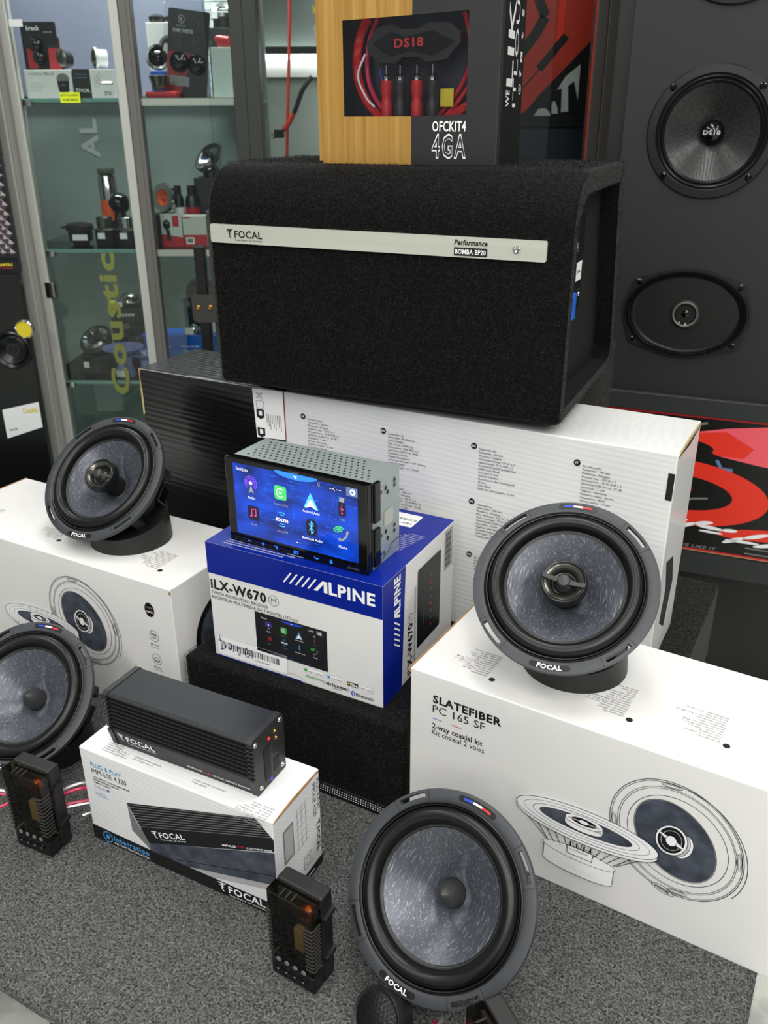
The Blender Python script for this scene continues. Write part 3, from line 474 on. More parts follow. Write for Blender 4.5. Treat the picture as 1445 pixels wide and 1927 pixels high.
hud(d, 0, 0, 1, 1, True, 2); d.text('ALPINE', .0815, .0938, .0018, .012, 'grey', 1); d.text('iLX-W670', .148, .0035, .0022, .013, 'grey'); d.done()
bm = new(); prism(bm, [(.0125, .0005), (.0673, .0005), (.0673, .0955), (.0125, .0955)], .004, HW-.002, 'x'); obj('chassis', bm, 'zinc', t)
d = Dec(t, 't', 0, 0, .0955)
for j in range(7):
    for i in range(23-j if j < 6 else 18):
        x = .017+.0069*i+(.0034 if j % 2 else 0)
        if x < .165: d.ell(x, .019+.0066*j, .0013, .0013, 0, 'cavity', None, 0, n=10, part='vent_hole')
d.done()
box('side_trim', HW-.003, HW+.0012, .013, .0235, .052, .0945, 'gloss', t, .0006); box('side_trim', HW-.003, HW+.0012, .013, .0235, .004, .045, 'gloss', t, .0006)
d = Dec(t, 'r', HW-.002, 0, 0)
for y, z in ((.0387, .0806), (.0424, .0753), (.0565, .078), (.0565, .083), (.0387, .033), (.0424, .024), (.0565, .027), (.0565, .033)): d.ell(y, z, .0021, .0024, 0, 'cavity', None, 1, n=14, part='screw_hole'); d.ell(y, z, .0036, .0042, 0, 'frame', .0006, 1, n=16, part='pressing')
d.poly(rrect(.035, .0535, .039, .056, .002, 3), 'frame', 1, 'pressing'); d.rect(.0295, .031, .077, .081, 'cavity', 1, 'screw_hole'); d.rect(.0295, .031, .03, .034, 'cavity', 1, 'screw_hole'); d.rect(.034, .0355, .008, .013, 'cavity', 1, 'screw_hole'); d.line([(.0285, .0035), (.045, .009), (.05, .0145), (.066, .016)], .0009, 'seam', 1, 'pressing'); d.done()
for z in (.07, .012): lath('side_screw', [(0, .0012), (.0022, .001), (.0026, 0)], 'chrome', t, 14, Matrix.Translation((HW-.0018, .0275, z)) @ Matrix.Rotation(PI/2, 4, 'Y'))

for c in t.children:
    if c.name.split('.')[0] in ('vent_hole', 'screw_hole', 'pressing', 'screen_graphics'): c['kind'] = 'stuff'
# --- amplifier carton and amplifier
PW, PD, PH = .2246, .0775, .1157
t = carton('amplifier_carton', 'small white and black amplifier carton on the grey carpet, under the finned amplifier', 'carton', (-.2973, .6813, 0), -27.12, PW, PD, PH, 'corrs')
d = Dec(t, 'f', PW, PD, PH); d.poly([(0, 0), (PW, 0), (PW, .0163), (.0765, .0163), (0, .0178)], 'ink', 0, 'colour_band')
d.text('PLUG & PLAY', .0125, .0962, .0055, .0388, 'cyan', 0); d.text('IMPULSE 4.320', .0124, .0888, .0055, .044, 'ink', 0); d.text('ULTRA COMPACT D CLASS 4 CHANNELS AMPLIFIER', .0128, .0826, .0019, .047, 'ink', 1)
d.text('AMPLIFICATEUR 4 CANAUX', .0128, .0795, .0019, .033, 'ink', 1); d.text('COMPACT CLASSE D', .0128, .0762, .0019, .021, 'ink', 1); d.text('Powerful sound', .0128, .072, .0017, .014, 'grey'); d.text('for every car', .0128, .0695, .0017, .016, 'grey'); d.ell(.0305, .0722, .0018, .0018, 0, 'pblue'); d.text('Integration', .0128, .0635, .0019, .013, 'cyan'); d.text('So simplicity', .0128, .0605, .0019, .017, 'cyan')
d.ell(.0193, .0084, .0056, .0064, 0, 'cyan', .0014); d.ell(.0193, .0084, .0026, .003, 0, 'cyan'); d.text('Integration', .0272, .0074, .0062, .0455, 'cyan', 2, -.5); d.text('INSTANT GRATIFICATION', .0274, .0025, .0029, .0455, 'paper', 0, -.5)
d.poly([(.0533, .067), (.0755, .0255), (.0762, .0164), (.055, .033)], 'grey', 1); d.poly([(.0533, .067), (.206, .1135), (PW, .096), (PW, .082), (.0755, .0255)], 'dark', 2); d.poly([(.0755, .0255), (PW, .081), (PW, .042), (.1215, .0164), (.0762, .0164)], 'slate_ink', 2); d.poly([(.1215, .0164), (PW, .042), (PW, .035), (.15, .0164)], 'lgrey', 1)
for i in range(9):
    f = i/9; d.line([(.0545+.0125*f, .0655-.0255*f), (.206+.018*f, .1128-.0165*f)], .0007, 'grey', 3)
for i in range(8): f = i/8; d.ell(.0558+.012*f, .062-.023*f, .0011, .0016, 0, 'lgrey', None, 3, n=10)
d.line([(.098, .0164), (PW, .0535)], .0007, 'ink', 3); d.focal(.0823, .0362, .0072, .043, 'paper', 4, True, 20); d.text('IMPULSE', .167, .0635, .0022, .0165, 'paper', 1, 18, 4); d.text('4.320', .184, .0692, .0022, .008, 'red', 1, 18, 4); d.text('- D CLASS COMPACT AMPLIFIER', .1935, .0722, .0019, .031, 'paper', 1, 18, 4)
d.focal(.157, .0055, .0095, .053, 'paper', 2, True, 2); d.done()
d = Dec(t, 'r', PW, PD, PH); d.rect(0, PD, 0, .0105, 'ink', 0, 'colour_band'); d.text('PLUG & PLAY', .0715, .107, .0052, .037, 'ink', 0, -90); d.text('IMPULSE 4.320', .0645, .107, .0052, .04, 'ink', 0, -90); d.focal(.0685, .058, .0068, .037, 'ink', 1, False, -90)
d.rect(.0135, .03, .053, .092, 'grey', 1); d.rect(.0150, .0285, .0555, .09, 'lgrey', 2)
for i in range(3): d.line([(.037+.007*i, .05), (.037+.007*i, .098), (.041+.007*i, .098)], .0004, 'grey', 1)
for i in range(6): d.line([(.034, .052+.008*i), (.055, .052+.008*i)], .0003, 'grey', 1)
d.line([(.045, .018), (.058, .018), (.058, .033), (.045, .033), (.045, .018)], .0006, 'grey', 1); d.ell(.0515, .0255, .004, .005, 0, 'grey', .0005, 1); d.rect(.05, .062, .004, .0055, 'paper', 2); d.done()
d = Dec(t, 't', PW, PD, PH)
d.para(['AMPLIFICATEUR 4 CANAUX', 'Ultra compact, classe D'], .06, .012, .003, .0017); d.para(['ULTRA COMPACT 4 CHANNELS', 'D class amplifier'], .13, .012, .003, .0017); d.para(TX['IT'][1:9], .218, .014, -.0032, .0018, 'grey', 180); d.para(TX['DE'][:6], .024, .02, .0028, .0016, 'grey'); d.done()
bm = new(); prism(bm, [(0, 0), (.0765, 0), (.073, .0018), (.03, .0032), (.003, .0015)], PW-.0004, PW+.0006, 'x', Matrix.Translation((0, .0005, PH-.0022))); obj('tuck_flap', bm, 'kraft', t)

t = thing('car_amplifier', 'black finned compact amplifier lying on its small white carton', 'amplifier', (-.2643, .6855, .1160), -26.55); W, H = .1685, .0625
prof = [(.0012, 0), (.0455, 0), (.0455, .058), (.0425, .0625), (-.001, .0625), (-.004, .0605)]
for i in range(8):
    z = .0585-.0046*i; prof += [(-.004, z), (-.001, z-.0008), (-.001, z-.0026), (-.004, z-.0034)]
prof += [(-.004, .0205)]; bm = new(); prism(bm, prof, .006, W-.006, 'x'); obj('finned_housing', bm, 'amp', t)
out = [(.0004, -.0), (.046, -.0), (.0465, .059), (.043, .0632), (-.0015, .0632), (-.0048, .061), (-.0048, .0575)]
for i in range(8): z = .0565-.0046*i; out += [(-.0048, z), (-.0022, z-.001), (-.0022, z-.0026), (-.0048, z-.0036)]
out += [(-.0048, .0195)]
for a, b in ((0, .0058), (W-.0058, W)): bm = new(); prism(bm, out, a, b, 'x'); obj('end_plate', bm, 'plastic', t)
for y, z in ((.001, .0565), (.0405, .0575), (.0405, .0065), (.0055, .006)): lath('screw', [(0, .0012), (.0016, .0013), (.0024, .0006), (.0026, 0)], 'chrome', t, 14, Matrix.Translation((W, y, z)) @ Matrix.Rotation(PI/2, 4, 'Y'))
box('socket', W-.001, W+.0004, .0125, .0225, .008, .0425, 'cavity', t); box('socket', W-.001, W+.0004, .027, .0355, .0085, .0225, 'cavity', t)
d = Dec(t, 'r', W+.0005, 0, 0)
for i in range(3): d.line([(.015+.0025*i, .008), (.015+.0025*i, .0425)], .0004, 'seam', 1)
for i in range(9): d.line([(.0125, .011+.0038*i), (.0225, .011+.0038*i)], .0004, 'seam', 1)
for i in range(4): d.line([(.027, .0105+.0035*i), (.0355, .0105+.0035*i)], .0004, 'seam', 1)
d.line([(.029, .0305), (.029, .0275), (.034, .0275), (.034, .0305)], .0008, 'seam', 1); d.done()
for y, z, m, n in ((.0215, .0495, 'red', 'red_knob'), (.031, .0515, 'brass', 'brass_knob'), (.0325, .0435, 'brass', 'brass_knob'), (.0215, .0045, 'violet', 'indicator_lamp')): lath(n, [(0, .0016), (.0011, .0016), (.0015, .0004), (.0022, 0)], m, t, 12, Matrix.Translation((W, y, z)) @ Matrix.Rotation(PI/2, 4, 'Y'))
nrm = Vector((0, -.0205, -.0052)).normalized(); ey = Vector((0, -.0052, .0205)).normalized()
d = Dec(t, 'f', M4=Matrix(((1, 0, 0, 0), (0, ey.y, nrm.y, .0012), (0, ey.z, nrm.z, 0), (0, 0, 0, 1)))); d.focal(.0105, .0105, .0085, .044, 'paper', 1); d.text('IMPULSE', .091, .0055, .0026, .0165, 'paper', 1); d.text('4.320', .109, .0055, .0026, .0085, 'red', 1); d.text('- D CLASS COMPACT AMPLIFIER', .119, .0055, .0024, .042, 'paper', 1); d.done()

# ================= drivers on tilted ring stands =================
CACHE = {}
def shared(key, make):
    if key not in CACHE:
        o = make(); CACHE[key] = o.data; D.objects.remove(o)
    return CACHE[key]
def flange():
    bm = new(); N = 180; rs = [.0722, .0745, .0768, .0806, .0830]; zs = [-.0008, 0, 0, 0, -.0006]; ring = []
    for r, z in zip(rs, zs): ring.append([bm.verts.new((r*math.cos(2*PI*k/N), r*math.sin(2*PI*k/N), z)) for k in range(N)])
    def slot(k):
        a = (360*(k+.5)/N) % 90; return 36 < a < 54
    for j in range(4):
        for k in range(N):
            if j == 2 and slot(k): continue
            bm.faces.new([ring[j][k], ring[j][(k+1) % N], ring[j+1][(k+1) % N], ring[j+1][k]])
    bmesh.ops.recalc_face_normals(bm, faces=bm.faces[:])
    if bm.faces[0].normal.z < 0: bmesh.ops.reverse_faces(bm, faces=bm.faces[:])
    top = bm.faces[:]; r = bmesh.ops.extrude_face_region(bm, geom=top); vs = [v for v in r['geom'] if isinstance(v, bmesh.types.BMVert)]
    for v in vs: v.co.z += .0005
    for v in bm.verts:
        if v not in set(vs): v.co.z = -.0055
    return obj('flange', bm, 'flange', None, True)
def speaker(label, loc, c, az, el, roll, coax, zs, group, ring_at, ring_dir):
    t = thing('coaxial_speaker' if coax else 'woofer_speaker', label, 'speaker', (ring_at[0], ring_at[1], zs), 0, group); az, el = R(az), R(el)
    n = Vector((math.sin(az)*math.cos(el), -math.cos(az)*math.cos(el), math.sin(el))); x = Vector((math.cos(az), math.sin(az), 0)); y = n.cross(x)
    F = Matrix((( x.x, y.x, n.x, c[0]-ring_at[0]), (x.y, y.y, n.y, c[1]-ring_at[1]), (x.z, y.z, n.z, c[2]-zs), (0, 0, 0, 1))) @ Matrix.Rotation(R(roll), 4, 'Z')
    def part(key, make, parent=t, m4=F):
        o = D.objects.new(key.split(':')[0], shared(key, make)); COL.objects.link(o); o.parent = parent
        if parent is t: o.matrix_local = m4
        return o
    fl = part('flange', flange)
    for a in (33.5, 56.5):
        for q in range(4): part('groove_line', lambda: box('groove_line', .0735, .0829, -.00028, .00028, .0004, .00068, 'ink'), fl).matrix_local = Matrix.Rotation(R(a+90*q), 4, 'Z')
    def badge():
        pts = [(.0808*math.sin(R(a)), .0808*math.cos(R(a))) for a in np.linspace(12, -12, 13)]+[(.0793*math.sin(R(-13.1)), .0793*math.cos(R(13.1))), (.0772*math.sin(R(-13.1)), .0772*math.cos(R(13.1)))]
        pts += [(.0757*math.sin(R(a)), .0757*math.cos(R(a))) for a in np.linspace(-12, 12, 13)]+[(.0772*math.sin(R(13.1)), .0772*math.cos(R(13.1))), (.0793*math.sin(R(13.1)), .0793*math.cos(R(13.1)))]
        return obj('badge_plate', prism(new(), pts, .0003, .0008, 'z'), 'dark')
    for q in (0, 180): part('badge_plate', badge, fl).matrix_local = Matrix.Rotation(R(q), 4, 'Z')
    def flag(m, a0, a1):
        def f():
            bm = new(); P = [(.0792*math.sin(R(a)), .0792*math.cos(R(a))) for a in np.linspace(a0, a1, 6)]+[(.0774*math.sin(R(a)), .0774*math.cos(R(a))) for a in np.linspace(a1, a0, 6)]
            prism(bm, P, .0009, .0012, 'z'); return obj('flag_stripe', bm, m)
        return f
    for m, a0, a1 in (('fblue', -9.5, -3.3), ('paper', -3.1, 3.1), ('red', 3.3, 9.5)): part('flag_stripe:'+m, flag(m, a0, a1), fl)
    def word():
        v, f, ww = letters('FOCAL', .0039, .0215, 2); v = [((.0783+.00195-q)*math.sin((p-ww/2)/.0783), -(.0783+.00195-q)*math.cos((p-ww/2)/.0783), .0011) for p, q in v]; return pyd('badge_lettering', v, f, 'paper')
    part('badge_lettering', word, fl)
    part('gasket', lambda: lath('gasket', [(.0726, -.002), (.0726, .0006), (.0716, .0012), (.0707, .0004), (.0704, .0014), (.0695, .0012), (.0690, -.002)], 'rubber', None, 72))
    part('surround', lambda: lath('surround', [(.0692, -.002)]+[(.0622+.0068*math.cos(R(a)), -.002+.0082*math.sin(R(a))) for a in range(10, 171, 16)]+[(.0552, -.0025), (.0548, -.0035), (.0520, -.0045)], 'rubber', None, 72))
    part('cone_rim', lambda: lath('cone_rim', [(.0555, -.0045), (.0535, -.0038), (.0522, -.0046), (.0520, -.006)], 'ridge', None, 72))
    part('cone', lambda: lath('cone', [(.0522, -.0050)]+[(.0522-.0402*s, -.0050-.0265*(s*.8+.2*s*s)) for s in (.1, .25, .4, .55, .7, .85, 1)], 'slate', None, 72))
    if coax:
        part('tweeter_post', lambda: lath('tweeter_post', [(.0128, -.034), (.0128, -.006), (.0165, -.004), (.0165, 0)], 'matte', None, 32))
        tw = part('tweeter', lambda: lath('tweeter', [(.0195, -.0055), (.0206, -.0035), (.0206, .0072), (.0198, .0082), (.0185, .0078), (.0172, .0066), (.0142, .0050), (.0118, .0026), (.0108, .0012), (.0096, .0010), (.0078, .0036), (.0045, .0058), (0, .0064)], 'gun' if False else 'satin', None, 48))
        part('tweeter_ring', lambda: lath('tweeter_ring', [(.0176, .0068), (.0172, .0072), (.0142, .0058), (.0126, .0036), (.0124, .0030)], 'gun', None, 48), tw)
        def bar():
            bm = new(); P = [(-.0196, .0021), (-.008, .0014), (-.0052, .003), (-.003, .0054), (.003, .0054), (.0052, .003), (.008, .0014), (.0196, .0021)]
            P = [(-.0196, .0026), (-.0100, .0016), (-.0055, .0026), (.0055, .0026), (.0100, .0016), (.0196, .0026), (.0196, -.0012), (.0100, -.0022), (.0055, -.0026), (-.0055, -.0026), (-.0100, -.0022), (-.0196, -.0012)]
            prism(bm, P, .0072, .0094, 'z', Matrix.Rotation(R(-8), 4, 'Z')); lathe(bm, [(0, .0116), (.0035, .0114), (.0052, .0106), (.0060, .0092), (.0060, .006)], 32); return obj('tweeter_bar', bm, 'ridge', None, True)
        part('tweeter_bar', bar, tw)
    else:
        part('cap_gap', lambda: lath('cap_gap', [(.0138, -.0308), (.0132, -.0312), (.0124, -.0330), (.0105, -.0335)], 'gloss', None, 40))
        part('phase_plug', lambda: lath('phase_plug', [(.0117, -.0345), (.0117, -.0275), (.0108, -.0215), (.0088, -.0160), (.0058, -.0115), (.0026, -.0082), (.0008, -.0072), (0, -.0070)], 'ridge', None, 40))
    def basket():
        bm = new(); lathe(bm, [(.0722, -.0055), (.0722, -.012), (.0700, -.0150), (.0610, -.036), (.0540, -.0485), (.0300, -.0495), (.0, -.0495)], 48)
        return obj('basket', bm, 'matte', None, True)
    part('basket', basket)
    for k in range(6): part('basket_strut', lambda: box('basket_strut', .0525, .0735, -.006, .006, -.036, -.011, 'matte', None, .002), t, F @ Matrix.Rotation(R(60*k+20), 4, 'Z'))
    part('terminal', lambda: box('terminal', .048, .066, -.011, .011, -.047, -.031, 'gloss', None, .002))
    part('magnet', lambda: lath('magnet', [(.0, -.0495), (.044, -.0495), (.0465, -.0515), (.0465, -.0635), (.044, -.0655), (0, -.0655)], 'satin', None, 48))
    def ring():
        bm = new(); N = 64; rows = []
        for r0, r1, top in ((.0500, .0480, 0), (.0500, .0478, 1), (.0440, .0430, 1), (.02, .02, 1)):
            rw = []
            for k in range(N):
                a = 2*PI*k/N; r = r1 if top else r0; yy = r*math.sin(a); h = (.0305+.0125*math.sin(a)) if top else 0; rw.append(bm.verts.new((r*math.cos(a), yy, h)))
            rows.append(rw)
        for a, b in zip(rows, rows[1:]):
            for k in range(N): bm.faces.new([a[k], a[(k+1) % N], b[(k+1) % N], b[k]])
        bm.faces.new(rows[0]); bm.faces.new(rows[-1])
        return obj('ring_stand', bm, 'plastic', None, True)
    o = part('ring_stand', ring, t, Matrix.Rotation(R(ring_dir), 4, 'Z')); return t
speaker('coaxial speaker on the right white carton, flange badge below and small centre tweeter', None, (.162, .6915, .2868), -21.9, 49.8, 2, True, .1907, 'coaxial speakers on cartons', (.1825, .7095), -22)
speaker('coaxial speaker on the left white carton, in front of the glass showcase', None, (-.3434, .9933, .2712), -27.4, 46, 5, True, .1907, 'coaxial speakers on cartons', (-.3160, .9885), -27)
speaker('woofer with pointed centre plug at the left edge, standing on the grey carpet', None, (-.402, .8025, .0892), -15.4, 48.2, -3, False, .0008, 'woofers on the carpet', (-.3915, .8240), -15)
speaker('woofer with pointed centre plug nearest the viewer at bottom centre on the carpet', None, (.0425, .5209, .0941), -35.6, 38.9, -5, False, .0008, 'woofers on the carpet', (.0640, .5560), -35)

# ================= crossovers =================
def crossover(label, loc, yaw):
    t = thing('speaker_crossover', label, 'crossover', loc, yaw, 'smoked crossovers on the carpet'); W, Dp, H = .0464, .0292, .0969
    def mk(key, f):
        o = D.objects.new(key.split(':')[0], shared('xo_'+key, f)); COL.objects.link(o); o.parent = t; return o
    mk('rear_housing', lambda: box('rear_housing', 0, W, .0142, Dp, 0, H, 'plastic', None, .0022, 3)); mk('lower_housing', lambda: box('lower_housing', .0004, W-.0004, 0, .0146, 0, .018, 'satin', None, .0018, 2))
    def cover():
        bm = new(); P = rrect(0, W, .0002, .0142, .0022, 3); bx(bm, 0, W, 0, .0142, .0182, H, .002, 3); return obj('smoked_cover', bm, 'smoke')
    mk('smoked_cover', cover)
    mk('circuit_board', lambda: box('circuit_board', .004, W-.004, .0105, .0135, .02, H-.006, 'pcb'))
    mk('component_block', lambda: box('component_block', .0235, .0335, .004, .0105, .038, .062, 'tan', None, .001)); mk('board_chip', lambda: box('board_chip', .006, .0215, .003, .0105, .03, .07, 'gloss', None, .001))
    def coil(): return lath('copper_coil', [(.003, -.003), (.0065, -.003), (.0065, .003), (.003, .003)], 'copper', None, 20, Matrix.Translation((.036, .0075, .083)) @ Matrix.Rotation(PI/2, 4, 'X'), True)
    mk('copper_coil', coil)
    def ribs():
        bm = new()
        for i in range(12):
            z = .027+.0042*i
            for x0, x1 in ((.0385, .0462), (-.0003, .0042)): bx(bm, x0, x1, -.0007, .0012, z, z+.0013)
            bx(bm, W-.0006, W+.0006, .0008, .0105, z, z+.0013, M4=None); bx(bm, -.0006, .0006, .0008, .0105, z, z+.0013)
        return obj('vent_rib', bm, 'framed')
    o = mk('vent_rib', ribs); o['kind'] = 'stuff'
    for i in range(3):
        def slot(i=i): bm = new(); bx(bm, .0135+.0058*i, .0152+.0058*i, .0006, .009, H-.0008, H+.0002); return obj('top_slot', bm, 'cavity')
        mk('top_slot:%d' % i, slot)
    for i in range(4):
        x = .009+.0088*i
        def disc(x=x): return lath('terminal_marker', [(0, .0006), (.0022, .0006), (.0025, 0)], 'grey', None, 16, Matrix.Translation((x, .0002, .0205)) @ Matrix.Rotation(PI/2, 4, 'X'))
        def hole(x=x): return lath('terminal_hole', [(0, .0004), (.0024, .0004), (.0030, .0013), (.0036, .0007), (.0036, 0)], 'gloss', None, 16, Matrix.Translation((x, .0002, .0115)) @ Matrix.Rotation(PI/2, 4, 'X'))
        mk('terminal_marker:%d' % i, disc); mk('terminal_hole:%d' % i, hole)
    for i, z in enumerate((.075, .03)):
        def clip(z=z): return obj('side_clip', prism(new(), [(.0148, z), (.0285, z+.0035), (.0285, z-.0005), (.0148, z-.0045)], W-.0005, W+.003, 'x'), 'plastic')
        mk('side_clip:%d' % i, clip)
    return t
crossover('smoked plastic crossover standing on the grey carpet between small carton and nearest woofer', (-.0984, .5256, .0006), -32.2)
crossover('smoked plastic crossover at the left edge, standing in front of the left woofer', (-.3725, .6710, .0006), -24.6)
crossover('smoked plastic crossover cut by the bottom edge, right of the nearest woofer', (.0563, .4213, .0006), -67.3)
def wires(name, label, lists, group=None):
    t = thing(name, label, 'cable', lists[0][1][0])
    for m, pts in lists: o = Vector(lists[0][1][0]); cable('wire', [tuple(Vector(p)-o) for p in pts], .0016, m, t, 6)
    return t
wires('speaker_wire', 'short red and silver speaker wires looping behind the left crossover', [('wirem', [(-.332, .682, .05), (-.308, .69, .055), (-.29, .70, .045), (-.295, .692, .03), (-.30, .69, .02)]), ('wires', [(-.331, .685, .054), (-.305, .695, .058), (-.288, .705, .04), (-.293, .70, .022), (-.31, .69, .02)]), ('wirem', [(-.328, .69, .034), (-.30, .70, .032), (-.285, .71, .028)]), ('wires', [(-.328, .69, .030), (-.30, .70, .029), (-.285, .71, .025)])])
wires('speaker_wire', 'red and silver speaker wires leaving the left crossover at the picture edge', [('wirem', [(-.371, .676, .06), (-.385, .675, .062), (-.40, .68, .05), (-.43, .69, .03)]), ('wires', [(-.371, .674, .066), (-.39, .675, .068), (-.405, .685, .052), (-.43, .70, .034)]), ('wirem', [(-.371, .676, .052), (-.385, .672, .048), (-.41, .672, .05), (-.44, .68, .045)])])
wires('speaker_wire', 'magenta wire between the nearest woofer and the crossover at bottom right', [('wirem', [(.048, .425, .060), (.038, .43, .05), (.03, .445, .03), (.04, .47, .012)]), ('wires', [(.05, .425, .062), (.042, .432, .05), (.035, .447, .028), (.045, .472, .012)])])
# round dome tweeter with a perforated grille, bottom edge
n = Vector((-.62, -.55, .56)).normalized(); x = Vector((-n.y, n.x, 0)).normalized()*-1; y = n.cross(x)
t = thing('dome_tweeter', 'round black tweeter with honeycomb grille lying on the carpet at the bottom edge', 'tweeter', (-.004, .466, .0)); F = Matrix(((x.x, y.x, n.x, -.004), (x.y, y.y, n.y, -.002), (x.z, y.z, n.z, .0235), (0, 0, 0, 1)))
dome = lambda r: .0055*(1-(r/.0205)**2)
lath('tweeter_housing', [(.0205, 0), (.0228, .001), (.0235, -.0005), (.0235, -.006), (.0195, -.009), (.0185, -.024), (0, -.024)], 'plastic', t, 44, F); lath('grille_backing', [(.0207, -.0005)]+[(r, dome(r)-.0012) for r in (.018, .014, .009, .004)]+[(0, .0043)], 'cavity', t, 40, F)
bm = new(); a = .0022
for i in range(-12, 13):
    for j in range(-12, 13):
        cx, cy = a*math.sqrt(3)*(i+.5*(j % 2)), a*1.5*j
        if math.hypot(cx, cy) < .0205:
            hx = [(cx+a*math.sin(PI/3*k), cy+a*math.cos(PI/3*k)) for k in range(6)]; hi = [(cx+.76*a*math.sin(PI/3*k), cy+.76*a*math.cos(PI/3*k)) for k in range(6)]
            A = [bm.verts.new((p[0], p[1], dome(math.hypot(*p)))) for p in hx]; Bv = [bm.verts.new((p[0], p[1], dome(math.hypot(*p))-.0001)) for p in hi]
            for k in range(6): bm.faces.new([A[k], A[(k+1) % 6], Bv[(k+1) % 6], Bv[k]])
bmesh.ops.transform(bm, matrix=F, verts=bm.verts[:]); o = obj('honeycomb_grille', bm, 'satin', t); o['kind'] = 'stuff'

# ================= subwoofer enclosure =================
SW, SD, SH = .4118, .268, .2441
t = thing('subwoofer_enclosure', 'large black carpeted subwoofer enclosure with silver name strip, under the gold and black box', 'subwoofer', (-.1958, 1.0238, .3802), -24.65)
arc = lambda cy, cz, r, a0, a1, k=9: [(cy+r*math.cos(R(a0+(a1-a0)*i/k)), cz+r*math.sin(R(a0+(a1-a0)*i/k))) for i in range(k+1)]
out = [(.004, 0), (0, .004)]+arc(.05, SH-.05, .05, 180, 90)+arc(.212, SH-.012, .012, 90, 0, 4)+arc(SD-.02, .02, .02, 20, -90, 5)
inn = [(.020, .014), (.018, .018)]+arc(.058, SH-.064, .042, 180, 90)+arc(.197, SH-.028, .008, 90, 0, 4)+arc(SD-.032, .028, .014, 20, -90, 5)
def profile_shell():
    bm = new(); xs = [0, .004, SW-.010, SW-.003, SW, SW, SW-.002, SW-.022]; rows = []
    cy, cz = .13, .12
    def sh(P, k): return [(cy+(p[0]-cy)*k, cz+(p[1]-cz)*k) for p in P]
    sets = [sh(out, .965), sh(out, .99), out, sh(out, .995), sh(out, .975), inn, inn, inn]
    for x, P in zip(xs, sets): rows.append([bm.verts.new((x, p[0], p[1])) for p in P])
    n = len(out)
    for a, b in zip(rows, rows[1:]):
        for i in range(n): bm.faces.new([a[i], a[(i+1) % n], b[(i+1) % n], b[i]])
    bm.faces.new(rows[0][::-1]); bm.faces.new(rows[-1]); return bm
o = obj('carpeted_cabinet', profile_shell(), 'felt', t, True)
bm = new(); prism(bm, inn, SW-.0225, SW-.0205, 'x'); obj('side_panel', bm, 'cavity', t)
# carpet nap
pat = []
for a, b in zip(out, out[1:]+out[:1]):
    dy, dz = b[0]-a[0], b[1]-a[1]; l = math.hypot(dy, dz)
    if a[1] > .004 or b[1] > .004: pat.append(((.003, a[0], a[1]), (SW-.008, 0, 0), (0, dy, dz), (0, -dz/l, dy/l)))
for a, b, c, e in zip(out, out[1:]+out[:1], inn, inn[1:]+inn[:1]): pat.append(((SW-.0005, a[0], a[1]), (0, b[0]-a[0], b[1]-a[1]), (0, c[0]-a[0], c[1]-a[1]), (1, 0, 0)))
pile(t, pat, 190000, .0032, .00045, (.002, .03, 2.6), 7, .8, m='nap')
d = Dec(t, 'f'); st = Matrix.Translation((0, 0, .1719))
bm = new(); prism(bm, rrect(.0058, .3878, -.0098, .0098, .002, 4), -.0035, .001, 'y', Matrix.Translation((0, 0, .1730))); pl = obj('name_strip', bm, 'alu', t); pl['label'] = 'brushed aluminium name strip'
d = Dec(pl, 'f', M4=Matrix(((1, 0, 0, 0), (0, 0, -1, -.0035), (0, 1, 0, 0), (0, 0, 0, 1)))); d.focal(.0275, .1695, .0085, .0455, 'ink', 1); d.text('Performance', .2945, .1752, .0048, .0345, 'ink', 2, shear=.25); d.poly(rrect(.2945, .329, .1648, .1728, .0008, 3), 'ink', 1); d.text('BOMBA BP20', .2958, .1666, .0044, .0318, 'paper', 1, 0, 2); d.done()
lath('strip_screw', [(0, .0004), (.0012, .0012), (.0028, .0016), (.0038, .0008), (.004, 0)], 'chrome', pl, 20, Matrix.Translation((.3585, -.0035, .1735)) @ Matrix.Rotation(PI/2, 4, 'X'))
bm = new(); prism(bm, rrect(.03, .135, .095, .195, .003, 3), SW-.0206, SW-.0190, 'x'); am = obj('control_plate', bm, 'satin', t)
d = Dec(am, 'r', SW-.019, 0, 0); d.focal(.075, .163, .008, .034, 'lgrey', 1); d.text('BOMBA BP20', .068, .147, .003, .034, 'grey'); d.rect(.106, .131, .128, .148, 'paper', 1, 'label_sticker'); d.text('SERIAL', .109, .136, .003, .018, 'ink', 0, 0, 2); d.line([(.06, .118), (.13, .118)], .0006, 'grey', 1)
for i in range(5): d.line([(.034, .17-.006*i), (.058, .17-.006*i)], .0009, 'grey', 1)
d.done()
bm = new(); prism(bm, [(SW-.019, .112), (SW-.019, .148), (SW-.008, .142), (SW-.004, .128), (SW-.004, .112)], .030, .052, 'y'); obj('power_socket', bm, 'gloss', t); box('blue_connector', SW-.018, SW+.0015, .0165, .0275, .106, .132, 'blue2', t, .001)
for y, z in ((.066, .188), (.128, .112), (.052, .102)): lath('plate_screw', [(0, .0012), (.002, .001), (.0026, 0)], 'chrome', t, 12, Matrix.Translation((SW-.019, y, z)) @ Matrix.Rotation(PI/2, 4, 'Y'))

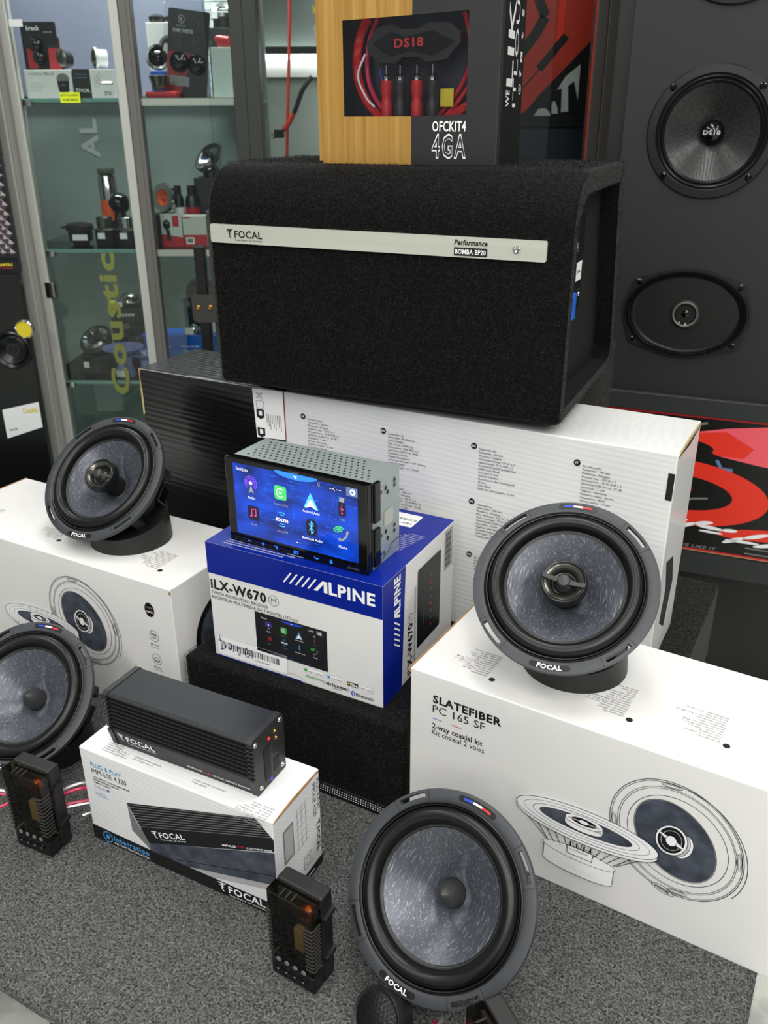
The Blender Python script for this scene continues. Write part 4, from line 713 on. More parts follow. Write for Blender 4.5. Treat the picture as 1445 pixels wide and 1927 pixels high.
# ================= wiring kit box on top =================
KW, KD, KH = .1886, .1125, .21; k = 1.0295
t = thing('wiring_kit_box', 'gold and black windowed wiring kit box standing on the black enclosure', 'box', (-.0638, 1.0185, .6245), -20.4)
win = rrect(.0252, .1575, .0470, .1368, .004, 4)
def front(x0, x1, m, name):
    # one half of the front sheet with its share of the window cut out
    bm = new(); a, b = (.0252, .0968*k) if m == 'gold' else (.0968*k, .1575); zt0 = .1345 if m == 'gold' else .1372
    for (p, q, r, s) in ((x0, x1, 0, .0462), (x0, x1, .1390, KH), ((x0, .0252, .0462, .1390) if m == 'gold' else (.1575, x1, .0462, .1390))): bx(bm, p, q, 0, .0008, r, s)
    ya, yb = (.1345, .1369) if m == 'gold' else (.1369, .1390)
    prism(bm, [(a, .1390), (a, ya), (b, yb), (b, .1390)], 0, .0008, 'y'); prism(bm, [(a, .0462), (b, .0462), (b, .0478), (a, .0458)], 0, .0008, 'y') if m != 'gold' else None
    return obj(name, bm, m, t)
GX = .0968*k; front(0, GX, 'gold', 'gold_front'); front(GX, KW, 'kcard', 'black_front')
bm = new(); bx(bm, 0, .001, .0008, KD, 0, KH); obj('left_side', bm, 'gold', t); box('right_side', KW-.001, KW, .0008, KD, 0, KH, 'ink', t); box('rear_side', .001, KW-.001, KD-.001, KD, 0, KH, 'ink', t); box('bottom_side', .001, KW-.001, .0008, KD-.001, 0, .001, 'ink', t)
box('tray_back', .002, KW-.002, .036, .038, .002, KH-.002, 'navy', t); bm = new(); bx(bm, -.0045, 0, .0008, .004, .003, KH); obj('side_tab', bm, 'gold', t)
box('edge_fold', KW-.0002, KW+.0016, 0, .012, .001, KH, 'seam', t)
box('clear_window', .0240, .1590, .0012, .0016, .0455, .1388, 'clear', t)
# fuse holder
fh = [(.047, .114), (.058, .128), (.075, .131), (.082, .126), (.104, .126), (.111, .131), (.133, .131), (.146, .122), (.146, .113), (.132, .098), (.111, .096), (.103, .101), (.086, .101), (.078, .095), (.059, .097), (.048, .106)]
bm = new(); prism(bm, fh, .012, .03, 'y'); f = obj('fuse_holder', bm, 'plastic', t); bm = new(); prism(bm, [(.054, .113), (.073, .124), (.09, .119), (.118, .124), (.140, .114), (.118, .102), (.094, .107), (.072, .102)], .0105, .012, 'y'); obj('fuse_window', bm, 'gloss', f)
d = Dec(f, 'f', M4=Matrix(((1, 0, 0, 0), (0, 0, -1, .0103), (0, 1, 0, 0), (0, 0, 0, 1)))); d.text('DS18', .0775, .1095, .0075, .031, 'red', 2, 2); d.done()
for x, m in ((.0675, 'red'), (.0825, 'ridge'), (.1006, 'red'), (.1174, 'ridge')):
    rc = lath('phono_plug', [(.0058, -.022), (.0062, -.008), (.005, -.004), (.0052, .001), (.0062, .0025), (.006, .013), (.0045, .0145)], m, t, 18, Matrix.Translation((x, .0145, .0655))); lath('plug_tip', [(.0042, .0135), (.0048, .0145), (.0048, .018), (.0028, .020), (.0017, .0205), (.0016, .0285), (0, .029)], 'chrome', rc, 14, Matrix.Translation((x, .0145, .0655)))
    cable('plug_lead', [(x, .0145, .045), (x+.001, .015, .03), (x-.004, .02, .012)], .0032, 'wire', t)
for q, r, m in (((.030, .036, .125), .0035, 'wire'), ((.040, .04, .12), .0025, 'wirem'), ((.028, .03, .12), .0045, 'wire')):
    x = q[0]; cable('red_cable', [(x+.012, .032, .138), (x+.004, .03, .120), (x+.001, .028, .10), (x+.003, .027, .08), (x+.012, .025, .062), (x+.026, .024, .046), (x+.034, .024, .03)], r, m, t)
for dx in (0, .008): cable('red_cable', [(.144+dx, .03, .14), (.151+dx*.6, .028, .12), (.153+dx*.6, .028, .10), (.147+dx, .027, .08), (.135+dx, .026, .062), (.120+dx, .025, .046), (.105+dx, .024, .035)], .0022, 'wire', t)
cable('red_cable', [(.17, .03, .064), (.152, .024, .055), (.137, .022, .045), (.12, .022, .03)], .0055, 'wire', t); cable('blue_cable', [(.150, .036, .138), (.158, .035, .11), (.156, .035, .085), (.15, .034, .06)], .0013, 'fblue', t); cable('blue_cable', [(.045, .04, .138), (.05, .038, .1), (.055, .036, .08), (.066, .034, .055)], .0015, 'fblue', t); cable('clear_lead', [(.042, .02, .105), (.034, .019, .085), (.042, .02, .065), (.052, .02, .055)], .0012, 'paper', t)
bm = new(); bx(bm, .124, .138, .02, .021, .055, .072, M4=None); obj('yellow_tag', bm, 'yel', t)
d = Dec(t, 'f', KW, KD, KH); d.text('OFCKIT4', .1223, .0323, .0092, .0355, 'paper', 1, 0, 1); d.text('4GA', .1222, .0075, .0212, .0362, 'paper', 2, 0, 1, track=.09); d.text('4GA', .1229, .0082, .0198, .0348, 'kcard', 0, 0, 2, track=.13); d.done()
d = Dec(t, 'r', KW+.0002, KD, KH); d.text('WE', .0495, .0545, .0155, .0155, 'paper', 1, 90); d.text('LIKE', .0605, .0735, .0265, .105, 'paper', 1, 90); d.text('IT', .0785, .0545, .014, .027, 'paper', 0, 90); d.text('LOUD', .0805, .085, .0155, .095, 'paper', 0, 90)
for i, (y, s) in enumerate(((.072, 'O'), (.0865, 'f'), (.103, ''), (.122, 't'), (.143, 'S'))):
    if s == 'O': d.ell(.097, y, .0055, .0045, 0, 'paper', .001); d.ell(.097, y, .002, .0016, 0, 'paper', .001)
    elif s: d.text(s, .1, y-.003, .008, .007, 'paper', 2, 90)
    else: d.rect(.093, .102, y-.005, y+.005, 'paper', 1); d.poly([(.0955, y-.002), (.0995, y-.002), (.0975, y+.0025)], 'ink', 2)
d.done()

# ================= glass showcase (left background) =================
SY = -2.0; S0 = Vector((-.5998, 2.2, 0)); SM = Matrix.Translation(S0) @ Matrix.Rotation(R(SY), 4, 'Z')
t = SC = thing('glass_showcase', 'tall aluminium framed glass showcase with glass shelves, left in the background', 'showcase', S0, SY); TOP = 1.6; BOT = -.4
box('left_post', -.285, -.262, -.012, .03, BOT, TOP, 'frame', t, .003); box('left_post_channel', -.262, -.245, -.004, .03, BOT, TOP, 'frame', t, .002); box('door_stile', -.245, -.222, -.010, .02, BOT, TOP, 'frame', t, .003)
bm = new(); bx(bm, .004, .025, -.012, .03, BOT, TOP, .002); obj('middle_post', bm, 'frame', t); box('middle_post_channel', .025, .044, -.008, .03, BOT, TOP, 'frameg', t, .002); box('door_stile', .044, .052, -.011, .02, BOT, TOP, 'frameg', t, .001)
box('right_post', .266, .296, -.01, .04, BOT, TOP, 'framed', t, .002); box('right_post_channel', .296, .328, -.014, .03, BOT, TOP, 'framed', t, .002)
box('glass_door', -.222, .004, -.002, .002, BOT, TOP, 'glass', t); box('glass_door', .052, .266, -.002, .002, BOT, TOP, 'glass', t)
box('back_panel', -.50, .276, .42, .43, BOT, TOP, 'back', t); bm = new(); bx(bm, -.50, .266, .4, .42, .72, TOP); obj('upper_back_panel', bm, 'purple', t)
SH1, SH2, SH3 = .7085, .3765, .0475
for z in (SH1, SH2, SH3):
    sh = box('glass_shelf', -.28, .28, .006, .40, z-.008, z, 'glass', t); box('shelf_edge', -.222, .004, .003, .006, z-.008, z, 'gedge', sh); box('shelf_edge', .052, .266, .001, .006, z-.016 if z > .3 else z-.008, z-.001, 'frame', sh); box('shelf_clip', -.226, -.200, -.004, .012, z-.016, z-.003, 'chrome', sh)
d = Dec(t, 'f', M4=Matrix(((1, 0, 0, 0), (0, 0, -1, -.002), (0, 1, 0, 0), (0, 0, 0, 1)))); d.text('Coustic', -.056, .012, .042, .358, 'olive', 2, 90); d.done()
d = Dec(t, 'f', M4=Matrix(((1, 0, 0, 0), (0, 0, -1, .4195), (0, 1, 0, 0), (0, 0, 0, 1)))); d.text('AL', -.20, .565, .045, .10, 'lgrey', 2, 90); d.rect(-.31, -.225, -.17, -.05, 'lgrey', 1); d.done()  # letters and pale sheet are glass reflections, painted onto the back panel
box('door_handle', -.026, .002, -.03, -.022, .735, .742, 'chrome', t, .003); box('price_sticker', -.2216, -.192, -.0031, -.0021, .8515, .866, 'paper', t); box('door_lock', -.232, -.208, -.014, -.002, .262, .30, 'chrome', t, .002)

def on(name, label, cat, u, v, z, yaw=0, group=None):
    p = SM @ Vector((u, v, z)); return thing(name, label, cat, p, SY+yaw, group)
def face(t, y, u0=0): return Dec(t, 'f', M4=Matrix(((1, 0, 0, u0), (0, 0, -1, y), (0, 1, 0, 0), (0, 0, 0, 1))))
def tilt(x=0, z=0, at=(0, 0, 0)): return Matrix.Translation(at) @ Matrix.Rotation(R(z), 4, 'Z') @ Matrix.Rotation(R(x), 4, 'X')
# top shelf, left bay
t = on('tweeter_carton', 'white tweeter carton lettered in grey with a black end, on the top glass shelf', 'carton', -.2215, .035, SH1); box('carton_body', 0, .1095, 0, .06, 0, .0595, 'white', t, .001)
d = face(t, 0); d.text('UNIVERSAL', .010, .048, .0055, .033, 'grey', 0); d.text('TWU 1.5', .045, .048, .0055, .024, 'ink', 1); d.text('Tweeter', .010, .0415, .0025, .01, 'grey')
for i in range(5): d.line([(.010, .032-.0042*i), (.036+.004*(i % 3), .032-.0042*i)], .0008, 'lgrey', 1)
d.ell(.0885, .0405, .0145, .0115, 0, 'grey'); d.poly([(.0745, .0365), (.1025, .0365), (.1005, .0145), (.0885, .0105), (.0765, .0145)], 'dark', 2); d.text('FOCAL', .0845, .027, .0022, .008, 'lgrey', 1, 0, 3); d.done()
t = on('tweeter_carton', 'black and white tweeter carton with a handwritten price, beside the middle post', 'carton', -.110, .035, SH1); box('black_face', 0, .040, 0, .06, 0, .0605, 'ink', t, .0008); box('white_face', .0402, .092, 0, .06, 0, .060, 'white', t, .0008)
d = face(t, 0); d.focal(.004, .0135, .0075, .033, 'paper', 1, False); d.text('TWEETER', .004, .048, .0035, .03, 'grey'); d.line([(.004, .043), (.034, .043)], .001, 'cyan', 1); d.text('$90', .070, .006, .009, .016, 'ink', 0)
for i in range(4): d.ell(.055+.006*(i % 2), .028+.006*i, .006, .004, 20*i, 'grey', .0006)
d.done()
t = tag(box('price_tag', -.130+0, -.0845, -.006, -.0045, .6990, .7205, 'neon'), 'neon yellow handwritten price tag on the top shelf edge', 'price tag'); t.matrix_world = SM
d = Dec(t, 'f', M4=Matrix(((1, 0, 0, 0), (0, 0, -1, -.006), (0, 1, 0, 0), (0, 0, 0, 1)))); d.text('CLICK TX x UNIDAD', -.1285, .7128, .004, .041, 'ink', 1); d.text('AL MAYOREO $', -.124, .703, .0045, .034, 'ink', 1); d.done()
Z1 = SH1+.0597
def blister(label, u, v, z, w, h, red, domes, yaw=0, lean=0, word='Krack', group=None):
    t = on('blister_pack', label, 'blister pack', u, v, z, yaw, group); T = Matrix.Rotation(R(lean), 4, 'X')
    bm = new(); prism(bm, rrect(0, w, 0, h, .004, 3), 0, .001, 'y', T); obj('printed_card', bm, 'dark', t)
    d = Dec(t, 'f', M4=T @ Matrix(((1, 0, 0, 0), (0, 0, -1, 0), (0, 1, 0, 0), (0, 0, 0, 1)))); red(d, w, h); d.done()
    for cx, cz, r, dp in domes:
        bm = lathe(new(), [(r, 0), (r*.97, dp*.4), (r*.85, dp*.75), (r*.5, dp*.97), (0, dp)], 28, T @ Matrix.Translation((cx, -.0006, cz)) @ Matrix.Rotation(PI/2, 4, 'X')); obj('dome_tweeter', bm, 'gloss', t, True)
    return t, T
def r1(d, w, h): d.rect(.008, .03, .004, h*.45, 'redcard', 1); d.text(word_small, .014, h*.83, .0085, .03, 'paper', 1); d.text('KTW 200', w-.03, h*.77, .0035, .02, 'lgrey', 1)
word_small = 'krack'
blister('dark tweeter blister pack standing on the white carton at the left of the top shelf', -.2245, .060, Z1, .082, .098, r1, ((.032, .052, .017, .016), (.038, .026, .016, .017)))
t = on('card_pack', 'small red card pack leaning beside the dark blister pack, top shelf', 'blister pack', -.166, .055, Z1, 0); bm = new(); prism(bm, rrect(0, .027, 0, .067, .002, 2), 0, .003, 'y', Matrix.Rotation(R(-6), 4, 'X')); obj('printed_card', bm, 'redcard', t); d = Dec(t, 'f', M4=Matrix.Rotation(R(-6), 4, 'X') @ Matrix(((1, 0, 0, 0), (0, 0, -1, 0), (0, 1, 0, 0), (0, 0, 0, 1)))); d.rect(0, .027, .045, .067, 'dark', 1); d.text('krack', .005, .053, .005, .016, 'paper', 1, 0, 2); d.done()
def mesh_tweeter(label, u, z, body, rot):
    t = on('mesh_tweeter', label, 'tweeter', u, .062, z, 0, 'mesh fronted tweeters on the top shelf'); F = Matrix.Translation((0, 0, .0228)) @ Matrix.Rotation(R(rot), 4, 'Z') @ Matrix.Rotation(PI/2, 4, 'X')
    lath('tweeter_body', [(.0215, 0), (.0225, .002), (.0225, -.004), (.0185, -.007), (.0185, -.026), (0, -.026)], body, t, 32, F); bm = new(); lathe(bm, [(.0215, .001), (.016, .0045), (.008, .006), (0, .0064)], 32, F); obj('mesh_grille', bm, 'gun', t, True)
    d = Dec(t, 'f', M4=F @ Matrix.Translation((0, 0, .0025)), eps=0)
    bm = new()
    for i in range(-6, 7):
        for j in range(-6, 7):
            x, y = .0031*(i+.5*(j % 2)), .0027*j; rr_ = math.hypot(x, y)
            if rr_ < .0205: lathe(bm, [(0, .0068-.0055*(rr_/.0215)**2), (.0011, .0067-.0055*(rr_/.0215)**2)], 6, F @ Matrix.Translation((x, y, 0)))
    o = obj('mesh_hole', bm, 'cavity', t); o['kind'] = 'stuff'
mesh_tweeter('round black tweeter with perforated front standing on the white carton', -.144, Z1, 'plastic', -24); mesh_tweeter('round tweeter with perforated front and pale cream body by the post', -.062, Z1+.0011, 'paper', -58)
# top shelf, right bay
t = on('speaker_box', 'white box printed with a speaker picture, behind the chrome ringed tweeter', 'carton', .028, .19, SH1); box('carton_body', 0, .092, 0, .08, 0, .166, 'white', t, .001); d = face(t, 0); d.ell(.052, .115, .024, .024, 0, 'grey'); d.ell(.052, .115, .018, .018, 0, 'dark', None, 2); d.ell(.052, .115, .009, .009, 0, 'grey', None, 3); d.done()
for i, (u, lab) in enumerate(((.052, 'small black tweeter on top of the white speaker box, left one'), (.094, 'small black tweeter with a white tag on top of the speaker box'))):
    t = on('small_tweeter', lab, 'tweeter', u, .215, SH1+.1662, 0, 'black tweeters on the white box'); lath('tweeter_body', [(.0, 0), (.017, 0), (.020, .006), (.0215, .012), (.016, .016), (.008, .019), (0, .02)], 'satin', t, 28)
    if i: box('tag', -.006, .016, -.004, -.002, .015, .03, 'paper', t)
t = on('blue_carton', 'small blue carton under the chrome ringed tweeter, right bay top shelf', 'carton', .0535, .095, SH1); box('carton_body', 0, .038, 0, .05, 0, .058, 'blue2', t, .001)
t = on('chrome_ring_tweeter', 'chrome ringed tweeter with a white tag standing on the small blue carton', 'tweeter', .070, .115, SH1+.0585, 10); F = Matrix.Translation((0, 0, .030)) @ Matrix.Rotation(R(76), 4, 'X')
lath('chrome_ring', [(.0215, .003), (.027, .002), (.0285, -.001), (.0285, -.004), (.024, -.006)], 'chrome', t, 36, F); lath('tweeter_dome', [(.0215, .002), (.0185, -.002), (.012, .003), (.006, .006), (0, .007)], 'gloss', t, 32, F); lath('tweeter_body', [(.024, -.006), (.024, -.02), (0, -.02)], 'matte', t, 28, F); bm = new(); bx(bm, -.002, .022, -.0065, -.0055, .046, .062, 0, 2, Matrix.Rotation(R(20), 4, 'Y')); obj('tag', bm, 'paper', t)
def r2(d, w, h):
    d.poly([(0, .008), (.03, .002), (.052, .07), (.055, .098), (0, .098)], 'redcard', 1); d.rect(.006, .052, .028, .048, 'lgrey', 2)
    for i in range(4): d.line([(.009, .031+.0042*i), (.045-.006*(i % 2), .031+.0042*i)], .0007, 'grey', 3)
    d.ell(.03, .165, .0068, .0078, 0, 'paper', .001); d.text('K', .0272, .1612, .0075, .0055, 'paper', 1, 0, 2); d.text('KRACK', .0185, .1495, .0045, .023, 'lgrey', 1); d.text('DOME TWEETER', .0115, .1385, .0068, .046, 'paper', 2)
    for i in range(6): d.line([(.0115, .133-.005*i), (.034-.003*(i % 3), .133-.005*i)], .0008, 'grey', 1); d.line([(.055, .13-.005*i), (.075-.004*(i % 2), .13-.005*i)], .0008, 'grey', 1)
    d.text('KDT-80', .068, .158, .005, .02, 'grey', 1)
t, T = blister('large black and red twin dome tweeter blister pack leaning on the top shelf', .0925, .075, SH1+.0024, .0945, .185, r2, ((.028, .078, .022, .017), (.069, .076, .022, .017)), 0, -1)
t.rotation_euler = (0, R(7), R(SY)); bm = new(); prism(bm, rrect(-.008, .099, -.002, .205, .006, 3), -.0035, -.0025, 'y', T); obj('clear_shell', bm, 'clear', t)
t = on('cup_tweeter', 'small dark metal cup tweeter standing on a red base, front of top shelf', 'tweeter', .0885, .035, SH1+.0165); lath('cup', [(0, .028), (.017, .028), (.0205, .030), (.0225, .029), (.021, .024), (.017, .012), (.0155, .004), (.012, 0), (0, 0)], 'gun', t, 32)
t = on('red_packet', 'flat red plastic packet under the cup tweeter on the top shelf', 'packaging', .057, .02, SH1); box('red_sheet', 0, .074, 0, .04, .0004, .014, 'redcard', t, .005)
t = on('white_block', 'pale grey block at the right end of the top shelf', 'box', .180, .19, SH1); box('carton_body', 0, .082, 0, .09, 0, .112, 'wallw', t, .001)
t = on('red_pouch', 'crumpled red pouch lying on the pale grey block', 'packaging', .2105, .215, SH1+.1122); bm = new(); bx(bm, -.020, .020, -.016, .016, 0, .026, .008, 3)
for v in bm.verts: v.co += Vector((.003*math.sin(v.co.z*260), 0, .003*math.sin(v.co.x*310)*(v.co.z > .003)))
obj('pouch', bm, 'redcard', t)
t = on('chrome_horn', 'shiny chrome tweeter ring with a white tag above the large blister pack', 'tweeter', .195, .30, SH1+.16, 0); lath('chrome_ring', [(.016, .004), (.028, .002), (.030, -.004), (.022, -.010)], 'chrome', t, 30, Matrix.Translation((0, 0, .034)) @ Matrix.Rotation(R(60), 4, 'X')); lath('body', [(0, 0), (.026, 0), (.026, .025), (.018, .034), (0, .034)], 'satin', t, 26); box('tag', -.03, -.008, -.03, -.028, .02, .036, 'paper', t)
t = on('chrome_horn_stand', 'dark box carrying the chrome ring at the back of the top shelf', 'box', .160, .27, SH1); box('carton_body', 0, .07, 0, .06, 0, .16, 'ink', t, .001)
t = on('louvre_panel', 'white louvred panel behind the right bay of the top shelf', 'panel', .135, .36, SH1+0); box('frame', 0, .13, .02, .03, 0, .30, 'wallw', t)
for i in range(14): bm = new(); bx(bm, .003, .127, 0, .004, .008+.02*i, .024+.02*i, 0, 2, None); obj('slat', bm, 'paper', t)
# second shelf, left bay
t = on('compression_driver', 'flat black driver with a side lug on the second shelf, left end', 'tweeter', -.1665, .10, SH2); lath('driver_body', [(0, 0), (.020, 0), (.020, .006), (.028, .008), (.030, .028), (.028, .032), (.034, .034), (.034, .044), (.030, .049), (.014, .052), (0, .052)], 'matte', t, 36); box('side_lug', -.047, -.028, -.006, .006, .038, .043, 'matte', t, .002); box('label', -.010, .028, -.0315, -.0305, .012, .026, 'paper', t)
def stack(label, u, s):
    t = on('driver_stack', label, 'tweeter', u, .095, SH2, 0, 'gunmetal drivers on the second shelf'); lath('lower_body', [(0, 0), (.023*s, 0), (.0255*s, .004), (.0255*s, .030), (.0265*s, .032), (.0265*s, .036), (.020*s, .040)], 'gun', t, 36); lath('upper_body', [(.020*s, .040), (.0185*s, .041), (.0185*s, .046), (.0195*s, .047), (.0195*s, .064), (.017*s, .067), (0, .067)], 'chrome' if s > 1 else 'gun', t, 36); box('tag', -.012, .006, -.0275*s, -.0265*s, .016, .03, 'paper', t); return t
stack('two stage gunmetal driver on the second shelf beside the flat black one', -.100, 1); stack('wider two stage gunmetal driver next to the middle post, second shelf', -.0435, 1.1)
t = on('drink_can', 'tall silver canister with an orange band at the back of the second shelf', 'canister', -.125, .23, SH2); lath('can_body', [(0, 0), (.021, 0), (.023, .004), (.023, .150), (.020, .156), (0, .157)], 'chrome', t, 30); lath('orange_band', [(.0233, .045), (.0233, .095)], 'orange', t, 30); box('lid', -.018, .018, -.018, .018, .157, .172, 'gun', t, .004)
t = on('round_bulb', 'glossy black lump standing on a dark base behind the driver stacks', 'tweeter', -.078, .16, SH2); bm = new(); bmesh.ops.create_icosphere(bm, subdivisions=3, radius=.026)
for v in bm.verts: v.co *= 1+.07*math.sin(v.co.x*240)*math.cos(v.co.z*210); v.co.z += .092
obj('bulb', bm, 'gloss', t, True); lath('base', [(0, 0), (.02, 0), (.017, .05), (.014, .070), (0, .07)], 'satin', t, 24)
# second shelf, right bay
t = on('ring_speaker', 'chrome ring speaker with an orange centre standing on edge beside the middle post', 'speaker', .047, .13, SH2, -30); lath('basket', [(0, .0), (.034, .0), (.034, .07), (0, .07)], 'matte', t, 28); F = Matrix.Translation((0, -.002, .108)) @ Matrix.Rotation(R(82), 4, 'X'); lath('chrome_ring', [(.020, .004), (.034, .004), (.036, -.002), (.030, -.018), (0, -.02)], 'chrome', t, 36, F); lath('orange_centre', [(.0195, .003), (.008, -.002), (0, .004)], 'orange', t, 30, F)
def r3(d, w, h): d.rect(0, w, 0, h, 'wallw', 1); d.poly([(0, 0), (w, 0), (w, .022), (0, .030)], 'redcard', 2); d.rect(w*.55, w*.85, h*.6, h*.93, 'redcard', 2); d.ell(w*.27, h*.66, .009, .012, 0, 'dark', None, 3); d.poly([(w*.2, h*.55), (w*.4, h*.5), (w*.45, h*.15), (w*.25, h*.2)], 'dark', 3)
blister('white and red blister pack with a black tweeter, front of second shelf', .0545, .05, SH2, .052, .078, r3, ((.014, .052, .008, .006),))
t = on('red_silver_box', 'silver and red box with a small white label beside the enclosure, second shelf', 'carton', .108, .05, SH2); box('carton_body', 0, .058, 0, .04, 0, .072, 'frame', t, .001); d = face(t, 0); d.rect(0, .058, 0, .028, 'redcard', 1); d.rect(.006, .026, .006, .022, 'paper', 2); d.rect(.009, .023, .009, .019, 'grey', 3); d.rect(.002, .02, .067, .070, 'redcard', 2); d.done()
for u, r, lab, m in ((.078, .014, 'slim black can with a white label behind the red blister pack', 'paper'), (.113, .018, 'wide black can with a red label behind the silver and red box', 'redcard')):
    t = on('black_can', lab, 'can', u, .15, SH2, 0, 'black cans on the second shelf'); lath('can_body', [(0, 0), (r, 0), (r, .10), (r*.75, .112), (r*.6, .113), (r*.6, .135), (0, .136)], 'satin', t, 28); lath('label_band', [(r*1.012, .062), (r*1.012, .084)], m, t, 28)
t = on('pedestal_cube', 'dark box holding up the big chrome dish, second shelf', 'box', .118, .16, SH2); box('carton_body', 0, .075, 0, .075, 0, .152, 'ink', t, .002)
t = on('chrome_dish', 'big shiny chrome horn dish tilted on a dark box beside the enclosure', 'horn', .160, .185, SH2+.1525); F = Matrix.Translation((0, 0, .042)) @ Matrix.Rotation(R(-38), 4, 'Y') @ Matrix.Rotation(R(38), 4, 'X'); lath('dish', [(0, -.006), (.012, -.004), (.026, .004), (.036, .010), (.041, .010), (.042, .006), (.034, -.004), (.02, -.02), (0, -.024)], 'chrome', t, 40, F); lath('base', [(0, 0), (.022, 0), (.020, .028), (0, .03)], 'satin', t, 24)
# third shelf
t = on('low_speaker', 'black speaker base with a white tag on the third shelf, under a tilted driver', 'speaker', -.166, .105, SH3); lath('base_body', [(0, 0), (.048, 0), (.050, .004), (.043, .008), (.043, .046), (.040, .049), (0, .049)], 'matte', t, 40); box('tag', -.026, -.012, -.0445, -.0425, .018, .034, 'paper', t)
t = on('tilted_driver', 'black driver with a bright metal ring, tilted on the speaker base', 'speaker', -.168, .105, SH3+.0495); F = Matrix.Translation((0, 0, .036)) @ Matrix.Rotation(R(-14), 4, 'Y') @ Matrix.Rotation(R(38), 4, 'X'); lath('driver_body', [(0, -.022), (.036, -.022), (.044, -.012), (.046, -.002), (.040, .004)], 'plastic', t, 40, F); lath('metal_ring', [(.036, .004), (.030, .010), (.022, .006)], 'chrome', t, 40, F); lath('cone', [(.022, .006), (.014, 0), (0, -.004)], 'gloss', t, 32, F)
def horn(label, u, v, s):
    t = on('plastic_horn', label, 'horn', u, v, SH3, 0, 'lavender plastic horns'); lath('horn', [(.022*s, 0), (.022*s, .012*s), (.016*s, .03*s), (.019*s, .045*s), (.034*s, .058*s), (.046*s, .064*s), (.046*s, .067*s), (.03*s, .062*s), (.015*s, .046*s), (.012*s, .03*s)], 'lav', t, 30); box('tag', -.014*s, .014*s, -.025*s, -.023*s, .004, .017*s, 'paper', t)
horn('lavender plastic horn in front on the third shelf, larger one', -.080, .055, 1.15); horn('smaller lavender plastic horn beside the larger one, third shelf', -.030, .075, .85)
t = on('black_tweeter_box', 'black box with white lettering carrying a silver tweeter, back of third shelf', 'carton', -.142, .17, SH3); box('carton_body', 0, .098, 0, .07, 0, .155, 'ink', t, .001); d = face(t, 0); d.text('BKS-P4TW', .022, .131, .0068, .045, 'paper', 2, shear=.2)
for i in range(14): d.line([(.025+.0016*i, .112), (.02+.0030*i, .055)], .0005, 'lgrey', 1)
d.done()
t = on('silver_tweeter', 'silver finned tweeter with a white tag on the black box, third shelf', 'tweeter', -.093, .20, SH3+.1555); lath('tweeter_body', [(0, 0), (.030, 0), (.033, .010), (.028, .014)], 'satin', t, 36); lath('silver_dome', [(.031, .0105), (.026, .024), (.015, .033), (0, .036)], 'chrome', t, 16); box('tag', -.028, -.012, -.034, -.032, .002, .014, 'paper', t)
t = on('yellow_cap', 'small yellow cap at the left end of the black box, third shelf', 'cap', -.134, .175, SH3+.1555); lath('cap', [(0, 0), (.011, 0), (.012, .008), (.009, .016), (0, .018)], 'yel', t, 20)
t = on('ring_magnet', 'black ring with a yellow label standing beside the blue carton', 'magnet', -.079, .13, SH3, 10); lath('ring', [(.012, -.008), (.030, -.008), (.032, -.004), (.032, .006), (.012, .008)], 'gloss', t, 32, Matrix.Translation((0, 0, .075)) @ Matrix.Rotation(PI/2, 4, 'X'), True); box('yellow_label', -.012, .008, -.0098, -.0085, .05, .064, 'yel', t); box('stand', -.02, .02, -.012, .012, 0, .046, 'satin', t, .003)
t = on('blue_carton', 'bright blue carton with white writing on the third shelf behind the middle post', 'carton', -.055, .135, SH3); box('carton_body', 0, .215, 0, .09, 0, .088, 'blue2', t, .001)
d = face(t, 0); d.text('6" Kit de Bajos', .027, .055, .0065, .052, 'paper', 1); d.text('Stereo', .034, .043, .0055, .028, 'paper', 1); d.text('Tweeter de 6hm', .106, .056, .0055, .05, 'paper', 1); d.text('Titanio', .112, .044, .005, .026, 'paper', 1); d.text('6hm', .168, .052, .007, .022, 'paper', 2); d.done()
t = on('black_speaker', 'round black speaker at the back of the right bay above the blue carton', 'speaker', .085, .27, SH3, 0); box('riser', -.035, .035, -.03, .03, 0, .142, 'ink', t, .002); F = Matrix.Translation((0, -.004, .1785)) @ Matrix.Rotation(R(68), 4, 'X'); lath('speaker_frame', [(.028, .006), (.040, .005), (.042, -.002), (.034, -.024), (0, -.026)], 'matte', t, 36, F); lath('cone', [(.028, .005), (.012, -.006), (0, .0)], 'plastic', t, 30, F)
t = on('white_small_box', 'small white box behind the hinged stand, on the blue carton', 'box', .118, .17, SH3+.0882); box('carton_body', 0, .032, 0, .03, 0, .062, 'wallw', t, .001)
t = on('chrome_tweeter_pair', 'pair of chrome tweeters with a white tag lying on the blue carton', 'tweeter', .098, .155, SH3+.0882)
for i, q in enumerate((-.012, .014)): lath('chrome_tweeter', [(0, 0), (.012, 0), (.013, .012), (.010, .022), (.004, .027), (0, .028)], 'chrome', t, 24, Matrix.Translation((q, -.006*i, 0)))
box('tag', -.032, -.010, -.02, -.018, .002, .02, 'paper', t)

# ================= hinged dark stand behind the enclosure =================
t = thing('hinged_stand', 'dark metal upright with a hinge plate and brass screws, left of the enclosure', 'stand', (-.333, 1.62, -.4)); box('upright', -.006, .014, 0, .02, 0, .86, 'satin', t, .002); box('upright', .022, .05, 0, .02, 0, .92, 'framed', t, .002); bm = new(); prism(bm, rrect(-.016, .06, .725, .775, .008, 4), -.006, -.001, 'y'); obj('hinge_plate', bm, 'framed', t); box('foot', -.02, .06, -.06, .08, 0, .012, 'satin', t)
for x in (-.005, .017): lath('brass_screw', [(0, .0025), (.003, .0022), (.0048, 0)], 'brass', t, 16, Matrix.Translation((x, -.006, .752)) @ Matrix.Rotation(PI/2, 4, 'X'))

